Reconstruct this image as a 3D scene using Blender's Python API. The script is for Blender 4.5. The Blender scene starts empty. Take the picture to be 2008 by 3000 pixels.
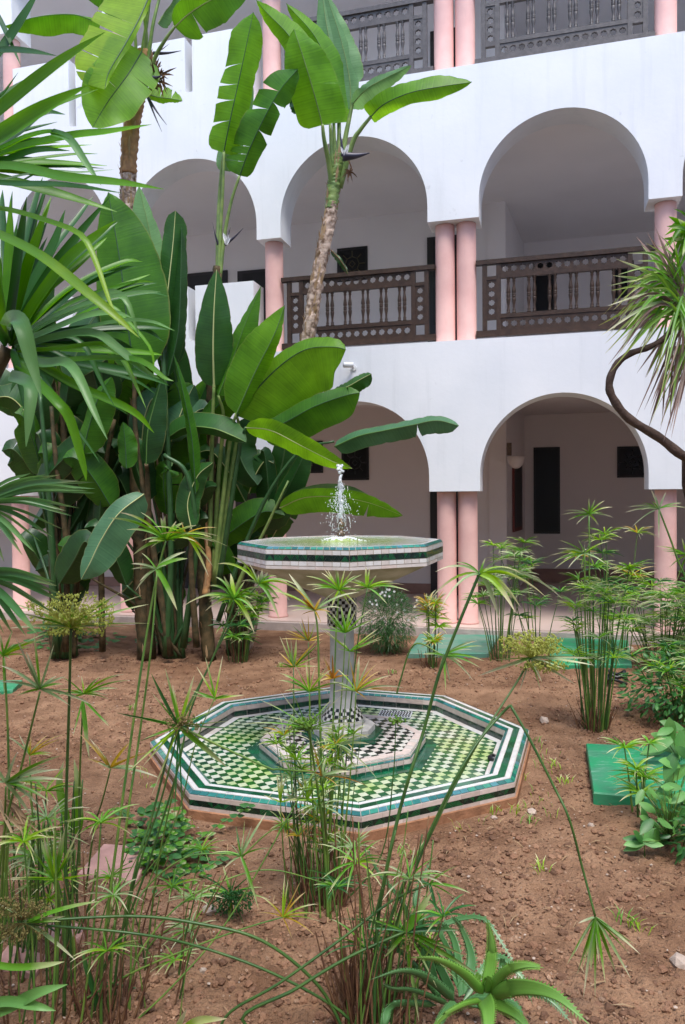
import bpy, math, random
from mathutils import Vector, Matrix, noise
R = math.radians
rnd = random.Random(7)
scene = bpy.context.scene
# ------------------------------------------------------------------ camera, sky, sun, exposure
F, PITCH, ROLL, EYE = 2205.85, .021995, .0092565, Vector((0, 0, 1.6))
FWD = Vector((0, math.cos(PITCH), -math.sin(PITCH)))
UP0 = Vector((0, math.sin(PITCH), math.cos(PITCH)))
RT = Vector((1, 0, 0)) * math.cos(ROLL) - UP0 * math.sin(ROLL)
UP = Vector((1, 0, 0)) * math.sin(ROLL) + UP0 * math.cos(ROLL)
cam = bpy.data.cameras.new('camera')
cam.sensor_fit = 'VERTICAL'; cam.sensor_height = 24; cam.lens = F / 3000 * 24
cam.clip_start = .02; cam.clip_end = 500
cam.dof.use_dof = True; cam.dof.focus_distance = 4.6; cam.dof.aperture_fstop = 11.0
camo = bpy.data.objects.new('camera', cam)
scene.collection.objects.link(camo)
M = Matrix((RT, UP, -FWD)).transposed().to_4x4(); M.translation = EYE
camo.matrix_world = M
scene.camera = camo
SUN_EL, SUN_ROT = R(64), R(165)
world = bpy.data.worlds.new('World'); scene.world = world; world.use_nodes = True
wn = world.node_tree.nodes; wl_ = world.node_tree.links
sky = wn.new('ShaderNodeTexSky'); sky.sky_type = 'NISHITA'; sky.sun_disc = False
sky.sun_elevation = SUN_EL; sky.sun_rotation = SUN_ROT; sky.dust_density = 1.2; sky.air_density = 1.0; sky.ozone_density = 1.0
wl_.new(sky.outputs[0], wn['Background'].inputs[0]); wn['Background'].inputs[1].default_value = .15
sun = bpy.data.lights.new('sun', 'SUN'); sun.energy = 1.5; sun.angle = R(22); sun.color = (1, .96, .90)
suno = bpy.data.objects.new('sun', sun); scene.collection.objects.link(suno)
# light comes from behind the camera, slightly from the right
sd = Vector((math.sin(SUN_ROT) * math.cos(SUN_EL), math.cos(SUN_ROT) * math.cos(SUN_EL), math.sin(SUN_EL)))
suno.rotation_euler = sd.to_track_quat('Z', 'Y').to_euler()
scene.view_settings.view_transform = 'Standard'; scene.view_settings.look = 'None'
scene.view_settings.exposure = 1.34; scene.view_settings.gamma = 1
scene.cycles.max_bounces = 8; scene.cycles.diffuse_bounces = 5; scene.cycles.transparent_max_bounces = 16
scene.cycles.use_denoising = True

# ------------------------------------------------------------------ helpers
COL = scene.collection
K = 1.28061
def ray(dx, dy):
    return FWD + RT * ((dx * K - 1004) / F) + UP * ((1500 - dy * K) / F)
def A(dx, dy, Y):
    d = ray(dx, dy); return EYE + d * (Y / d.y)
def G(dx, dy, z=0.0):
    d = ray(dx, dy); return EYE + d * ((z - EYE.z) / d.z)
YAW, DF = .26299648, 8.88159
SV = Vector((math.cos(YAW), -math.sin(YAW), 0)); NV = Vector((math.sin(YAW), math.cos(YAW), 0)); ZV = Vector((0, 0, 1))
FO = Vector((0, DF, 0))
def W(s, o, z):            # facade coordinates: s along, o behind the face, z up
    return FO + SV * s + NV * o + ZV * z
def fac(dx, dy, o=0.0):
    d = ray(dx, dy); P0 = FO + NV * o; P = EYE + d * ((P0 - EYE).dot(NV) / d.dot(NV)); return (P - P0).dot(SV), P.z

def mat(name, col, rough=.6, spec=.5, nscale=0, namt=.15, bump=0, bscale=40, col2=None, trans=0, tcol=None, metal=0, coat=0, detail=5, objvar=0):
    m = bpy.data.materials.new(name); m.use_nodes = True
    nt = m.node_tree; n = nt.nodes; l = nt.links; b = n['Principled BSDF']
    b.inputs['Base Color'].default_value = (*col, 1); b.inputs['Roughness'].default_value = rough
    b.inputs['Specular IOR Level'].default_value = spec; b.inputs['Metallic'].default_value = metal
    b.inputs['Coat Weight'].default_value = coat
    src = None
    geo = n.new('ShaderNodeNewGeometry')
    if nscale:
        no = n.new('ShaderNodeTexNoise'); no.inputs['Scale'].default_value = nscale; no.inputs['Detail'].default_value = detail
        l.new(geo.outputs['Position'], no.inputs['Vector'])
        mx = n.new('ShaderNodeMix'); mx.data_type = 'RGBA'
        c2 = col2 if col2 else tuple(c * (1 - namt) for c in col)
        mx.inputs[6].default_value = (*col, 1); mx.inputs[7].default_value = (*c2, 1)
        mr = n.new('ShaderNodeMapRange'); mr.inputs[1].default_value = .35; mr.inputs[2].default_value = .65
        l.new(no.outputs[0], mr.inputs[0]); l.new(mr.outputs[0], mx.inputs[0])
        src = mx.outputs[2]
    if objvar:
        oi = n.new('ShaderNodeObjectInfo'); hs = n.new('ShaderNodeHueSaturation')
        mr2 = n.new('ShaderNodeMapRange'); mr2.inputs[3].default_value = 1 - objvar; mr2.inputs[4].default_value = 1 + objvar
        l.new(oi.outputs['Random'], mr2.inputs[0]); l.new(mr2.outputs[0], hs.inputs['Value'])
        if src: l.new(src, hs.inputs['Color'])
        else: hs.inputs['Color'].default_value = (*col, 1)
        src = hs.outputs[0]
    if src: l.new(src, b.inputs['Base Color'])
    if name.startswith('soil'):
        l.new(mr.outputs[0], b.inputs['Roughness'])
        b.inputs['Roughness'].default_value = .95; l.remove(b.inputs['Roughness'].links[0])
    if bump:
        nb = n.new('ShaderNodeTexNoise'); nb.inputs['Scale'].default_value = bscale; nb.inputs['Detail'].default_value = 6
        l.new(geo.outputs['Position'], nb.inputs['Vector'])
        bp = n.new('ShaderNodeBump'); bp.inputs['Strength'].default_value = bump; bp.inputs['Distance'].default_value = .025 if name.startswith('soil') else .01
        l.new(nb.outputs[0], bp.inputs['Height']); l.new(bp.outputs[0], b.inputs['Normal'])
    if trans:
        tr = n.new('ShaderNodeBsdfTranslucent'); tc = tcol or (col[0] * 1.6, col[1] * 1.3, col[2])
        tr.inputs[0].default_value = (*tc, 1)
        ms = n.new('ShaderNodeMixShader'); ms.inputs[0].default_value = trans
        l.new(b.outputs[0], ms.inputs[1]); l.new(tr.outputs[0], ms.inputs[2]); l.new(ms.outputs[0], n['Material Output'].inputs[0])
    return m

def leafmat(name, col, dark, trans, tcol, rib=(.30, .42, .12), rough=.46, vein=70.0, veinamt=.35, coat=.0):
    """broad leaf: u runs across (-1..1), v along (metres); fine cross veins, pale midrib, worn edge"""
    m = bpy.data.materials.new(name); m.use_nodes = True
    nt = m.node_tree; n = nt.nodes; l = nt.links; b = n['Principled BSDF']
    uv = n.new('ShaderNodeUVMap'); uv.uv_map = 'UVMap'
    sp = n.new('ShaderNodeSeparateXYZ'); l.new(uv.outputs[0], sp.inputs[0])
    ab = n.new('ShaderNodeMath'); ab.operation = 'ABSOLUTE'; l.new(sp.outputs[0], ab.inputs[0])
    # veins: sin(vein*(v - .12*|u|))
    a1 = n.new('ShaderNodeMath'); a1.operation = 'MULTIPLY_ADD'; l.new(ab.outputs[0], a1.inputs[0]); a1.inputs[1].default_value = -.05; l.new(sp.outputs[1], a1.inputs[2])
    cb = n.new('ShaderNodeCombineXYZ'); l.new(a1.outputs[0], cb.inputs[1])
    n1 = n.new('ShaderNodeTexNoise'); n1.inputs['Scale'].default_value = vein; n1.inputs['Detail'].default_value = 3; l.new(cb.outputs[0], n1.inputs['Vector'])
    geo = n.new('ShaderNodeNewGeometry')
    n2 = n.new('ShaderNodeTexNoise'); n2.inputs['Scale'].default_value = 5; n2.inputs['Detail'].default_value = 4; l.new(geo.outputs['Position'], n2.inputs['Vector'])
    ad = n.new('ShaderNodeMath'); ad.operation = 'MULTIPLY_ADD'; l.new(n1.outputs[0], ad.inputs[0]); ad.inputs[1].default_value = veinamt * 2; 
    ad2 = n.new('ShaderNodeMath'); ad2.operation = 'MULTIPLY'; l.new(n2.outputs[0], ad2.inputs[0]); ad2.inputs[1].default_value = 1.1; l.new(ad2.outputs[0], ad.inputs[2])
    mr = n.new('ShaderNodeMapRange'); mr.inputs[1].default_value = .55 + veinamt - .25; mr.inputs[2].default_value = .55 + veinamt + .25; l.new(ad.outputs[0], mr.inputs[0])
    mx = n.new('ShaderNodeMix'); mx.data_type = 'RGBA'; mx.inputs[6].default_value = (*dark, 1); mx.inputs[7].default_value = (*col, 1); l.new(mr.outputs[0], mx.inputs[0])
    rb = n.new('ShaderNodeMapRange'); rb.inputs[1].default_value = .02; rb.inputs[2].default_value = .05; rb.inputs[3].default_value = 1; rb.inputs[4].default_value = 0; l.new(ab.outputs[0], rb.inputs[0])
    mx2 = n.new('ShaderNodeMix'); mx2.data_type = 'RGBA'; l.new(mx.outputs[2], mx2.inputs[6]); mx2.inputs[7].default_value = (*rib, 1); l.new(rb.outputs[0], mx2.inputs[0])
    eg = n.new('ShaderNodeMapRange'); eg.inputs[1].default_value = .955; eg.inputs[2].default_value = 1.0; eg.inputs[4].default_value = .55; l.new(ab.outputs[0], eg.inputs[0])
    mx3 = n.new('ShaderNodeMix'); mx3.data_type = 'RGBA'; l.new(mx2.outputs[2], mx3.inputs[6]); mx3.inputs[7].default_value = (.30, .28, .08, 1); l.new(eg.outputs[0], mx3.inputs[0])
    l.new(mx3.outputs[2], b.inputs['Base Color']); b.inputs['Roughness'].default_value = rough; b.inputs['Specular IOR Level'].default_value = .38; b.inputs['Coat Weight'].default_value = coat; b.inputs['Coat Roughness'].default_value = .25
    bp = n.new('ShaderNodeBump'); bp.inputs['Strength'].default_value = .5; bp.inputs['Distance'].default_value = .004; l.new(n1.outputs[0], bp.inputs['Height']); l.new(bp.outputs[0], b.inputs['Normal'])
    tr = n.new('ShaderNodeBsdfTranslucent'); mt = n.new('ShaderNodeMix'); mt.data_type = 'RGBA'; mt.blend_type = 'MULTIPLY'; mt.inputs[0].default_value = 1
    tg = n.new('ShaderNodeMapRange'); tg.inputs[3].default_value = .6; tg.inputs[4].default_value = 1.2; l.new(mr.outputs[0], tg.inputs[0])
    mt.inputs[6].default_value = (*tcol, 1); l.new(tg.outputs[0], mt.inputs[7]); l.new(mt.outputs[2], tr.inputs[0])
    ms = n.new('ShaderNodeMixShader'); ms.inputs[0].default_value = trans
    l.new(b.outputs[0], ms.inputs[1]); l.new(tr.outputs[0], ms.inputs[2]); l.new(ms.outputs[0], n['Material Output'].inputs[0])
    return m

def blademat(name, base, tip, t0=.55, trans=.3, rough=.42, var=.18):
    """narrow leaf: v runs 0..1 from base to tip, colour turns towards the tip"""
    m = bpy.data.materials.new(name); m.use_nodes = True
    nt = m.node_tree; n = nt.nodes; l = nt.links; b = n['Principled BSDF']
    uv = n.new('ShaderNodeUVMap'); uv.uv_map = 'UVMap'; sp = n.new('ShaderNodeSeparateXYZ'); l.new(uv.outputs[0], sp.inputs[0])
    geo = n.new('ShaderNodeNewGeometry'); no = n.new('ShaderNodeTexNoise'); no.inputs['Scale'].default_value = 9; l.new(geo.outputs['Position'], no.inputs['Vector'])
    ad = n.new('ShaderNodeMath'); ad.operation = 'MULTIPLY_ADD'; l.new(no.outputs[0], ad.inputs[0]); ad.inputs[1].default_value = .7; l.new(sp.outputs[1], ad.inputs[2])
    mr = n.new('ShaderNodeMapRange'); mr.inputs[1].default_value = t0 + .3; mr.inputs[2].default_value = t0 + .75; l.new(ad.outputs[0], mr.inputs[0])
    mx = n.new('ShaderNodeMix'); mx.data_type = 'RGBA'; mx.inputs[6].default_value = (*base, 1); mx.inputs[7].default_value = (*tip, 1); l.new(mr.outputs[0], mx.inputs[0])
    # fine lengthwise ribs
    cb = n.new('ShaderNodeCombineXYZ'); l.new(sp.outputs[0], cb.inputs[0]); n3 = n.new('ShaderNodeTexNoise'); n3.inputs['Scale'].default_value = 7; l.new(cb.outputs[0], n3.inputs['Vector'])
    oi = n.new('ShaderNodeObjectInfo'); av = n.new('ShaderNodeMath'); av.operation = 'MULTIPLY_ADD'; l.new(oi.outputs['Random'], av.inputs[0]); av.inputs[1].default_value = var * 2; av.inputs[2].default_value = .75 - var
    av2 = n.new('ShaderNodeMath'); av2.operation = 'MULTIPLY_ADD'; l.new(n3.outputs[0], av2.inputs[0]); av2.inputs[1].default_value = .5; l.new(av.outputs[0], av2.inputs[2])
    hs = n.new('ShaderNodeHueSaturation'); l.new(mx.outputs[2], hs.inputs['Color']); l.new(av2.outputs[0], hs.inputs['Value'])
    l.new(hs.outputs[0], b.inputs['Base Color']); b.inputs['Roughness'].default_value = rough
    tr = n.new('ShaderNodeBsdfTranslucent'); hs2 = n.new('ShaderNodeHueSaturation'); hs2.inputs['Hue'].default_value = .485; hs2.inputs['Saturation'].default_value = 1.1; hs2.inputs['Value'].default_value = 1.7
    l.new(hs.outputs[0], hs2.inputs['Color']); l.new(hs2.outputs[0], tr.inputs[0])
    ms = n.new('ShaderNodeMixShader'); ms.inputs[0].default_value = trans
    l.new(b.outputs[0], ms.inputs[1]); l.new(tr.outputs[0], ms.inputs[2]); l.new(ms.outputs[0], n['Material Output'].inputs[0])
    return m

class MB:
    def __init__(s): s.v = []; s.f = []; s.mi = []; s.uv = []; s.hasuv = False; s.sm = []
    def face(s, idx, mi=0, uv=None, sm=False):
        s.f.append(tuple(idx)); s.mi.append(mi); s.sm.append(sm)
        if uv: s.hasuv = True; s.uv.append(uv)
        else: s.uv.append([(0, 0)] * len(idx))
    def add(s, *pts):
        k = len(s.v); s.v.extend([tuple(p) for p in pts]); return k
    def quad(s, a, b, c, d, mi=0):
        k = s.add(a, b, c, d); s.face((k, k + 1, k + 2, k + 3), mi)
    def hexa(s, p, mi=0):      # p: bottom 4 (ccw from above), top 4
        k = s.add(*p)
        for q in ((3, 2, 1, 0), (4, 5, 6, 7), (0, 1, 5, 4), (1, 2, 6, 5), (2, 3, 7, 6), (3, 0, 4, 7)): s.face([k + i for i in q], mi)
    def box(s, c, h, ax=(Vector((1, 0, 0)), Vector((0, 1, 0)), ZV), mi=0):
        c = Vector(c); p = []
        for z in (-1, 1):
            for x, y in ((-1, -1), (1, -1), (1, 1), (-1, 1)): p.append(c + ax[0] * x * h[0] + ax[1] * y * h[1] + ax[2] * z * h[2])
        s.hexa(p, mi)
    def fbox(s, s0, s1, o0, o1, z0, z1, mi=0):
        s.hexa([W(s0, o0, z0), W(s1, o0, z0), W(s1, o1, z0), W(s0, o1, z0), W(s0, o0, z1), W(s1, o0, z1), W(s1, o1, z1), W(s0, o1, z1)], mi)
    def tube(s, pts, rad, n=7, mi=0, sm=True, cap=True, uv=False, jit=0):
        pts = [Vector(p) for p in pts]; m = len(pts); rings = []; ref = None
        for i, p in enumerate(pts):
            t = (pts[min(i + 1, m - 1)] - pts[max(i - 1, 0)]).normalized()
            if ref is None: ref = Vector((0, 1, 0)) if abs(t.y) < .9 else Vector((1, 0, 0))
            ref = (ref - t * ref.dot(t)).normalized(); bi = t.cross(ref)
            r = rad[i] if hasattr(rad, '__len__') else rad
            k = len(s.v)
            for j in range(n):
                a = 2 * math.pi * j / n; rr = r * (1 + (rnd.uniform(-jit, jit) if jit else 0))
                s.v.append(tuple(p + ref * math.cos(a) * rr + bi * math.sin(a) * rr))
            rings.append(k)
        for i in range(m - 1):
            for j in range(n):
                a, b = rings[i], rings[i + 1]; j2 = (j + 1) % n
                s.face((a + j, a + j2, b + j2, b + j), mi, [(j / n, i / m), ((j + 1) / n, i / m), ((j + 1) / n, (i + 1) / m), (j / n, (i + 1) / m)] if uv else None, sm)
        if cap:
            s.face([rings[0] + j for j in range(n)][::-1], mi); s.face([rings[-1] + j for j in range(n)], mi)
    def lathe(s, base, prof, n=16, mi=0, ax=ZV, sm=True):
        base = Vector(base); ref = Vector((1, 0, 0)); ref = (ref - ax * ref.dot(ax)).normalized(); bi = ax.cross(ref); rings = []
        for z, r in prof:
            rings.append(len(s.v))
            for j in range(n):
                a = 2 * math.pi * j / n; s.v.append(tuple(base + ax * z + ref * math.cos(a) * r + bi * math.sin(a) * r))
        for i in range(len(prof) - 1):
            for j in range(n):
                j2 = (j + 1) % n; s.face((rings[i] + j, rings[i] + j2, rings[i + 1] + j2, rings[i + 1] + j), mi, None, sm)
        s.face([rings[0] + j for j in range(n)][::-1], mi); s.face([rings[-1] + j for j in range(n)], mi)
    def build(s, name, mats, parent=None, kind=None, label=None, cat=None, group=None):
        me = bpy.data.meshes.new(name); me.from_pydata(s.v, [], s.f)
        for m in (mats if isinstance(mats, (list, tuple)) else [mats]): me.materials.append(m)
        me.polygons.foreach_set('material_index', s.mi)
        me.polygons.foreach_set('use_smooth', s.sm)
        if s.hasuv:
            u = me.uv_layers.new(name='UVMap'); flat = [c for q in s.uv for p in q for c in p]; u.data.foreach_set('uv', flat)
        me.update()
        o = bpy.data.objects.new(name, me); COL.objects.link(o)
        if parent: o.parent = parent
        tag(o, label, cat, group, kind); return o
def tag(o, label=None, cat=None, group=None, kind=None):
    if label: o['label'] = label
    if cat: o['category'] = cat
    if group: o['group'] = group
    if kind: o['kind'] = kind
def thing(name, label, cat, loc=(0, 0, 0), group=None, kind=None):
    o = bpy.data.objects.new(name, None); COL.objects.link(o); o.location = (0, 0, 0); o.empty_display_size = .1
    # the empty sits at the base; parts are built in world space, so undo its offset through matrix_parent_inverse
    o.location = loc; tag(o, label, cat, group, kind); return o
def fix(o):
    for c in o.children:
        c.matrix_parent_inverse = Matrix.Translation(-Vector(o.location)) @ Matrix.Identity(4)
def crom(pts, n):
    P = [Vector(p) for p in pts]; P = [P[0] * 2 - P[1]] + P + [P[-1] * 2 - P[-2]]; m = len(P) - 3; out = []
    for i in range(n + 1):
        t = i / n * m; k = min(int(t), m - 1); t -= k; a, b, c, d = P[k:k + 4]
        out.append(.5 * ((2 * b) + (c - a) * t + (2 * a - 5 * b + 4 * c - d) * t * t + (3 * b - a - 3 * c + d) * t ** 3))
    return out
def lerp(a, b, t): return a + (b - a) * t

# ------------------------------------------------------------------ materials
m_plaster = mat('white_plaster', (.80, .80, .81), .75, .3, 1.3, 0, .12, 22, col2=(.73, .74, .76))
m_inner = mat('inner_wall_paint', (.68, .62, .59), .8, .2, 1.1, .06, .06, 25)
m_innerlit = mat('inner_wall_brightened', (.84, .81, .80), .8, .2, 1.1, .06, .06, 25)  # inner walls of upper floors, lightened in colour to stand in for more light
m_pink = mat('pink_column_paint', (.76, .47, .42), .7, .25, 5, .0, .25, 60, col2=(.70, .41, .37), detail=10)
m_wood = mat('dark_turned_wood', (.060, .034, .022), .42, .3, 18, .4, .3, 60)
m_woodhaze = mat('hazed_wood', (.10, .085, .08), .45, .5, 18, .35, .3, 60)  # same dark wood, with haze and sky reflection put into its colour
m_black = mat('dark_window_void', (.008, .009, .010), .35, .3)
m_blackframe = mat('black_frame_paint', (.015, .015, .016), .4, .4)
m_door = mat('dark_door', (.02, .018, .02), .35, .5)
m_skirt = mat('terracotta_skirting', (.30, .17, .13), .5, .4, 6, .2)
m_floor = mat('pale_pink_floor', (.62, .48, .42), .35, .5, 2, .12, .1, 20)
m_kerb = mat('kerb_stone', (.50, .42, .38), .7, .3, 8, .25, .3, 60)
m_soil = mat('soil', (.34, .20, .12), .95, .1, 5, .35, 1.0, 70, col2=(.20, .11, .065), detail=12)
m_clod = mat('soil_clod', (.33, .19, .115), .95, .1, 14, .3, .6, 90, col2=(.25, .135, .085))
m_clod2 = mat('soil_clod_pale', (.42, .27, .18), .95, .1, 14, .3, .6, 90)
m_clod3 = mat('soil_clod_dark', (.20, .11, .07), .95, .1, 14, .3, .6, 90)
m_grout = mat('grout', (.52, .46, .42), .8, .2, 20, .3, .2, 80)
m_tw = [mat('white_tile_%s' % c, k, .22, .5, 25, .12, coat=.3) for c, k in (('plain', (.72, .70, .68)), ('warm', (.66, .60, .56)), ('cool', (.66, .68, .71)))]
m_tpink = [mat('side_tile_%s' % c, k, .35, .5, 25, .15, .1, 60) for c, k in (('pale', (.66, .55, .50)), ('worn', (.58, .47, .42)))]
m_tg = [mat('green_tile_%s' % c, k, .18, .5, 30, .35, coat=.5) for c, k in (('bright', (.012, .15, .065)), ('deep', (.008, .085, .04)), ('grey', (.03, .13, .085)))]
m_td = [mat('dark_green_tile_%s' % c, k, .22, .5, 30, .35, coat=.4) for c, k in (('deep', (.006, .04, .022)), ('black', (.008, .022, .016)), ('leaf', (.008, .09, .03)))]
m_tt = [mat('teal_tile_%s' % c, k, .15, .5, 30, .3, coat=.6) for c, k in (('sea', (.02, .19, .15)), ('blue', (.06, .22, .24)), ('deep', (.015, .13, .11)), ('jade', (.03, .25, .16)))]
m_tb = [mat('black_tile', (.012, .016, .014), .25), mat('bone_tile', (.62, .60, .55), .3)]
m_cement = mat('grey_cement', (.56, .54, .51), .8, .2, 12, .3, .3, 60)
m_cone = mat('stained_basin_underside', (.52, .42, .32), .75, .2, 7, .5, .2, 40, col2=(.32, .26, .16))
m_base = mat('clay_stained_base', (.36, .18, .10), .9, .1, 14, .35, .4, 70)
m_slab = mat('green_painted_cover', (.012, .27, .105), .5, .4, 6, .0, .3, 30, col2=(.05, .22, .12), detail=12)
m_slab2 = mat('faded_green_cover', (.07, .25, .17), .6, .3, 6, 0, .25, 30, col2=(.16, .26, .20), detail=10)
m_paver = mat('pink_paver', (.48, .27, .23), .75, .25, 10, .25, .2, 70)
m_bark = mat('fibrous_bark', (.58, .45, .36), .9, .15, 22, .5, .8, 50, col2=(.14, .09, .06))
m_barkd = mat('dark_stem', (.11, .075, .035), .7, .25, 15, .5, .5, 50, col2=(.035, .035, .015))  # dark brown stems, mottled with a darker tone
m_barkor = mat('orange_sheath', (.46, .25, .10), .7, .25, 15, .4, .5, 50, col2=(.30, .16, .08))
m_branch = mat('brown_branch', (.10, .065, .05), .75, .2, 30, .4, .5, 60)
m_petiole = mat('petiole_green', (.22, .30, .08), .45, .4, 12, .3, col2=(.12, .20, .05))
m_petd = mat('petiole_dark', (.035, .10, .03), .4, .4, 12, .3)
m_spathe = mat('purple_spathe', (.05, .045, .075), .4, .4, 10, .4)
m_white = mat('white_petal', (.8, .8, .78), .5)
m_stem = mat('sedge_stem', (.06, .16, .03), .42, .4, 9, .3, col2=(.15, .24, .04))
m_stemd = mat('sedge_stem_dark', (.028, .085, .02), .4, .4, 9, .3, col2=(.06, .13, .025))
m_straw = mat('dry_straw', (.22, .12, .06), .8, .2, 25, .4, col2=(.10, .045, .028))
m_stone = mat('pale_stone', (.48, .38, .31), .85, .2, 15, .25, .4, 50)
m_blackpl = mat('black_plastic', (.015, .015, .017), .35, .5)
m_metal = mat('brass_nozzle', (.20, .14, .09), .5, .5, 60, .5, metal=.5)
m_whitepl = mat('white_plastic', (.75, .75, .75), .35)
m_shade = mat('sconce_glass', (.68, .60, .55), .4, .4, trans=.2, tcol=(.7, .65, .6))
m_frame = mat('red_wood_frame', (.16, .035, .03), .4, .5)

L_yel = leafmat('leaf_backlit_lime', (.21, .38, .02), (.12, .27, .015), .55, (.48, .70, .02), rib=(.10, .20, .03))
L_bri = leafmat('leaf_bright', (.12, .31, .012), (.065, .21, .008), .48, (.30, .62, .01), rib=(.08, .20, .03))
L_mid = leafmat('leaf_mid', (.055, .19, .011), (.025, .11, .008), .38, (.17, .42, .008), rib=(.045, .15, .025))
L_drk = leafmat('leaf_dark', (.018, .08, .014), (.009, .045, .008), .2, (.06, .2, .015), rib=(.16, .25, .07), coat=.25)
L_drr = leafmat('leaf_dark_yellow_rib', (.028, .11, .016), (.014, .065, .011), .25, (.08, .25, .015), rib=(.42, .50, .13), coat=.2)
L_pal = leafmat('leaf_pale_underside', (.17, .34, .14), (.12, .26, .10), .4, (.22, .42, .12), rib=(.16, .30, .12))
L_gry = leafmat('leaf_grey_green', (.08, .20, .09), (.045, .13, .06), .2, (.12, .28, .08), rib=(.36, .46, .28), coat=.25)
B_str = blademat('strap_leaf', (.07, .24, .008), (.12, .34, .01), .5, .45, .42)
B_strd = blademat('strap_leaf_dark', (.022, .10, .014), (.04, .15, .018), .6, .25, .4)
B_strp = blademat('strap_leaf_sheen', (.085, .22, .06), (.13, .28, .08), .4, .3, .42)
B_lime = blademat('strap_leaf_lime', (.10, .28, .012), (.24, .42, .02), .4, .45, .4)
B_palm = blademat('palm_segment', (.07, .21, .06), (.34, .38, .16), .8, .3, .35)
B_sg = blademat('sedge_bract', (.11, .31, .022), (.50, .52, .28), .58, .35, .42)
B_sl = blademat('sedge_bract_lime', (.24, .45, .02), (.66, .62, .38), .5, .4, .42)
B_sp = blademat('sedge_bract_pale', (.24, .36, .15), (.60, .58, .38), .5, .3, .42)
B_sy = blademat('sedge_bract_yellow', (.50, .34, .02), (.58, .44, .20), .45, .35, .5)
B_so = blademat('sedge_bract_orange', (.46, .20, .02), (.46, .26, .09), .5, .3, .5)
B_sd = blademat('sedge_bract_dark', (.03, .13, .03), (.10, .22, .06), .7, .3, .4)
B_dry = blademat('dry_leaf', (.38, .25, .13), (.46, .34, .2), .5, .2, .8)
B_aloe = blademat('aloe_leaf', (.15, .33, .05), (.17, .34, .07), .5, .15, .35, .1)
B_aloed = blademat('aloe_leaf_grey', (.07, .19, .06), (.12, .25, .10), .5, .12, .35, .15)
B_dra = blademat('dragon_leaf', (.17, .34, .05), (.42, .40, .14), .65, .35, .4)
B_drad = blademat('dragon_leaf_brown', (.16, .10, .08), (.24, .15, .12), .5, .2, .5)
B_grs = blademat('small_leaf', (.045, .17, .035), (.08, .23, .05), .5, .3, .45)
B_grsl = blademat('small_leaf_light', (.13, .34, .08), (.18, .40, .11), .5, .35, .45)
m_umb = mat('sedge_flower', (.50, .56, .16), .8, .2, 40, .3, col2=(.34, .40, .08), trans=.35)
m_umbg = mat('sedge_flower_green', (.20, .38, .06), .8, .2, 40, .3, trans=.3)
m_umbb = mat('sedge_flower_brown', (.20, .17, .06), .8, .2, 40, .3)
#@@STRUCTURE

def streaks(m):
    nt = m.node_tree; n = nt.nodes; l = nt.links; b = n['Principled BSDF']; src = b.inputs['Base Color'].links[0].from_socket
    geo = n.new('ShaderNodeNewGeometry'); mp = n.new('ShaderNodeMapping'); mp.inputs['Scale'].default_value = (5, 5, .35); l.new(geo.outputs['Position'], mp.inputs[0])
    no = n.new('ShaderNodeTexNoise'); no.inputs['Scale'].default_value = 1.6; no.inputs['Detail'].default_value = 8; no.inputs['Roughness'].default_value = .65; l.new(mp.outputs[0], no.inputs['Vector'])
    mr = n.new('ShaderNodeMapRange'); mr.inputs[1].default_value = .52; mr.inputs[2].default_value = .78; mr.inputs[4].default_value = .45; l.new(no.outputs[0], mr.inputs[0])
    mx = n.new('ShaderNodeMix'); mx.data_type = 'RGBA'; l.new(mr.outputs[0], mx.inputs[0]); l.new(src, mx.inputs[6]); mx.inputs[7].default_value = (.60, .61, .62, 1)
    n2 = n.new('ShaderNodeTexNoise'); n2.inputs['Scale'].default_value = 7; n2.inputs['Detail'].default_value = 10; l.new(geo.outputs['Position'], n2.inputs['Vector'])
    m2 = n.new('ShaderNodeMapRange'); m2.inputs[1].default_value = .70; m2.inputs[2].default_value = .76; m2.inputs[4].default_value = .35; l.new(n2.outputs[0], m2.inputs[0])
    mx2 = n.new('ShaderNodeMix'); mx2.data_type = 'RGBA'; l.new(m2.outputs[0], mx2.inputs[0]); l.new(mx.outputs[2], mx2.inputs[6]); mx2.inputs[7].default_value = (.42, .41, .40, 1); l.new(mx2.outputs[2], b.inputs['Base Color'])
streaks(m_plaster)

def patches(m):
    nt = m.node_tree; n = nt.nodes; l = nt.links; b = n['Principled BSDF']; src = b.inputs['Base Color'].links[0].from_socket
    geo = n.new('ShaderNodeNewGeometry'); no = n.new('ShaderNodeTexNoise'); no.inputs['Scale'].default_value = .8; no.inputs['Detail'].default_value = 7; no.inputs['Roughness'].default_value = .6; l.new(geo.outputs['Position'], no.inputs['Vector'])
    mr = n.new('ShaderNodeMapRange'); mr.inputs[1].default_value = .46; mr.inputs[2].default_value = .62; mr.inputs[4].default_value = .75; l.new(no.outputs[0], mr.inputs[0])
    mx = n.new('ShaderNodeMix'); mx.data_type = 'RGBA'; mx.blend_type = 'MULTIPLY'; l.new(mr.outputs[0], mx.inputs[0]); l.new(src, mx.inputs[6]); mx.inputs[7].default_value = (.62, .56, .52, 1); l.new(mx.outputs[2], b.inputs['Base Color'])
for m_ in (m_soil, m_clod, m_clod2): patches(m_)
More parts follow.
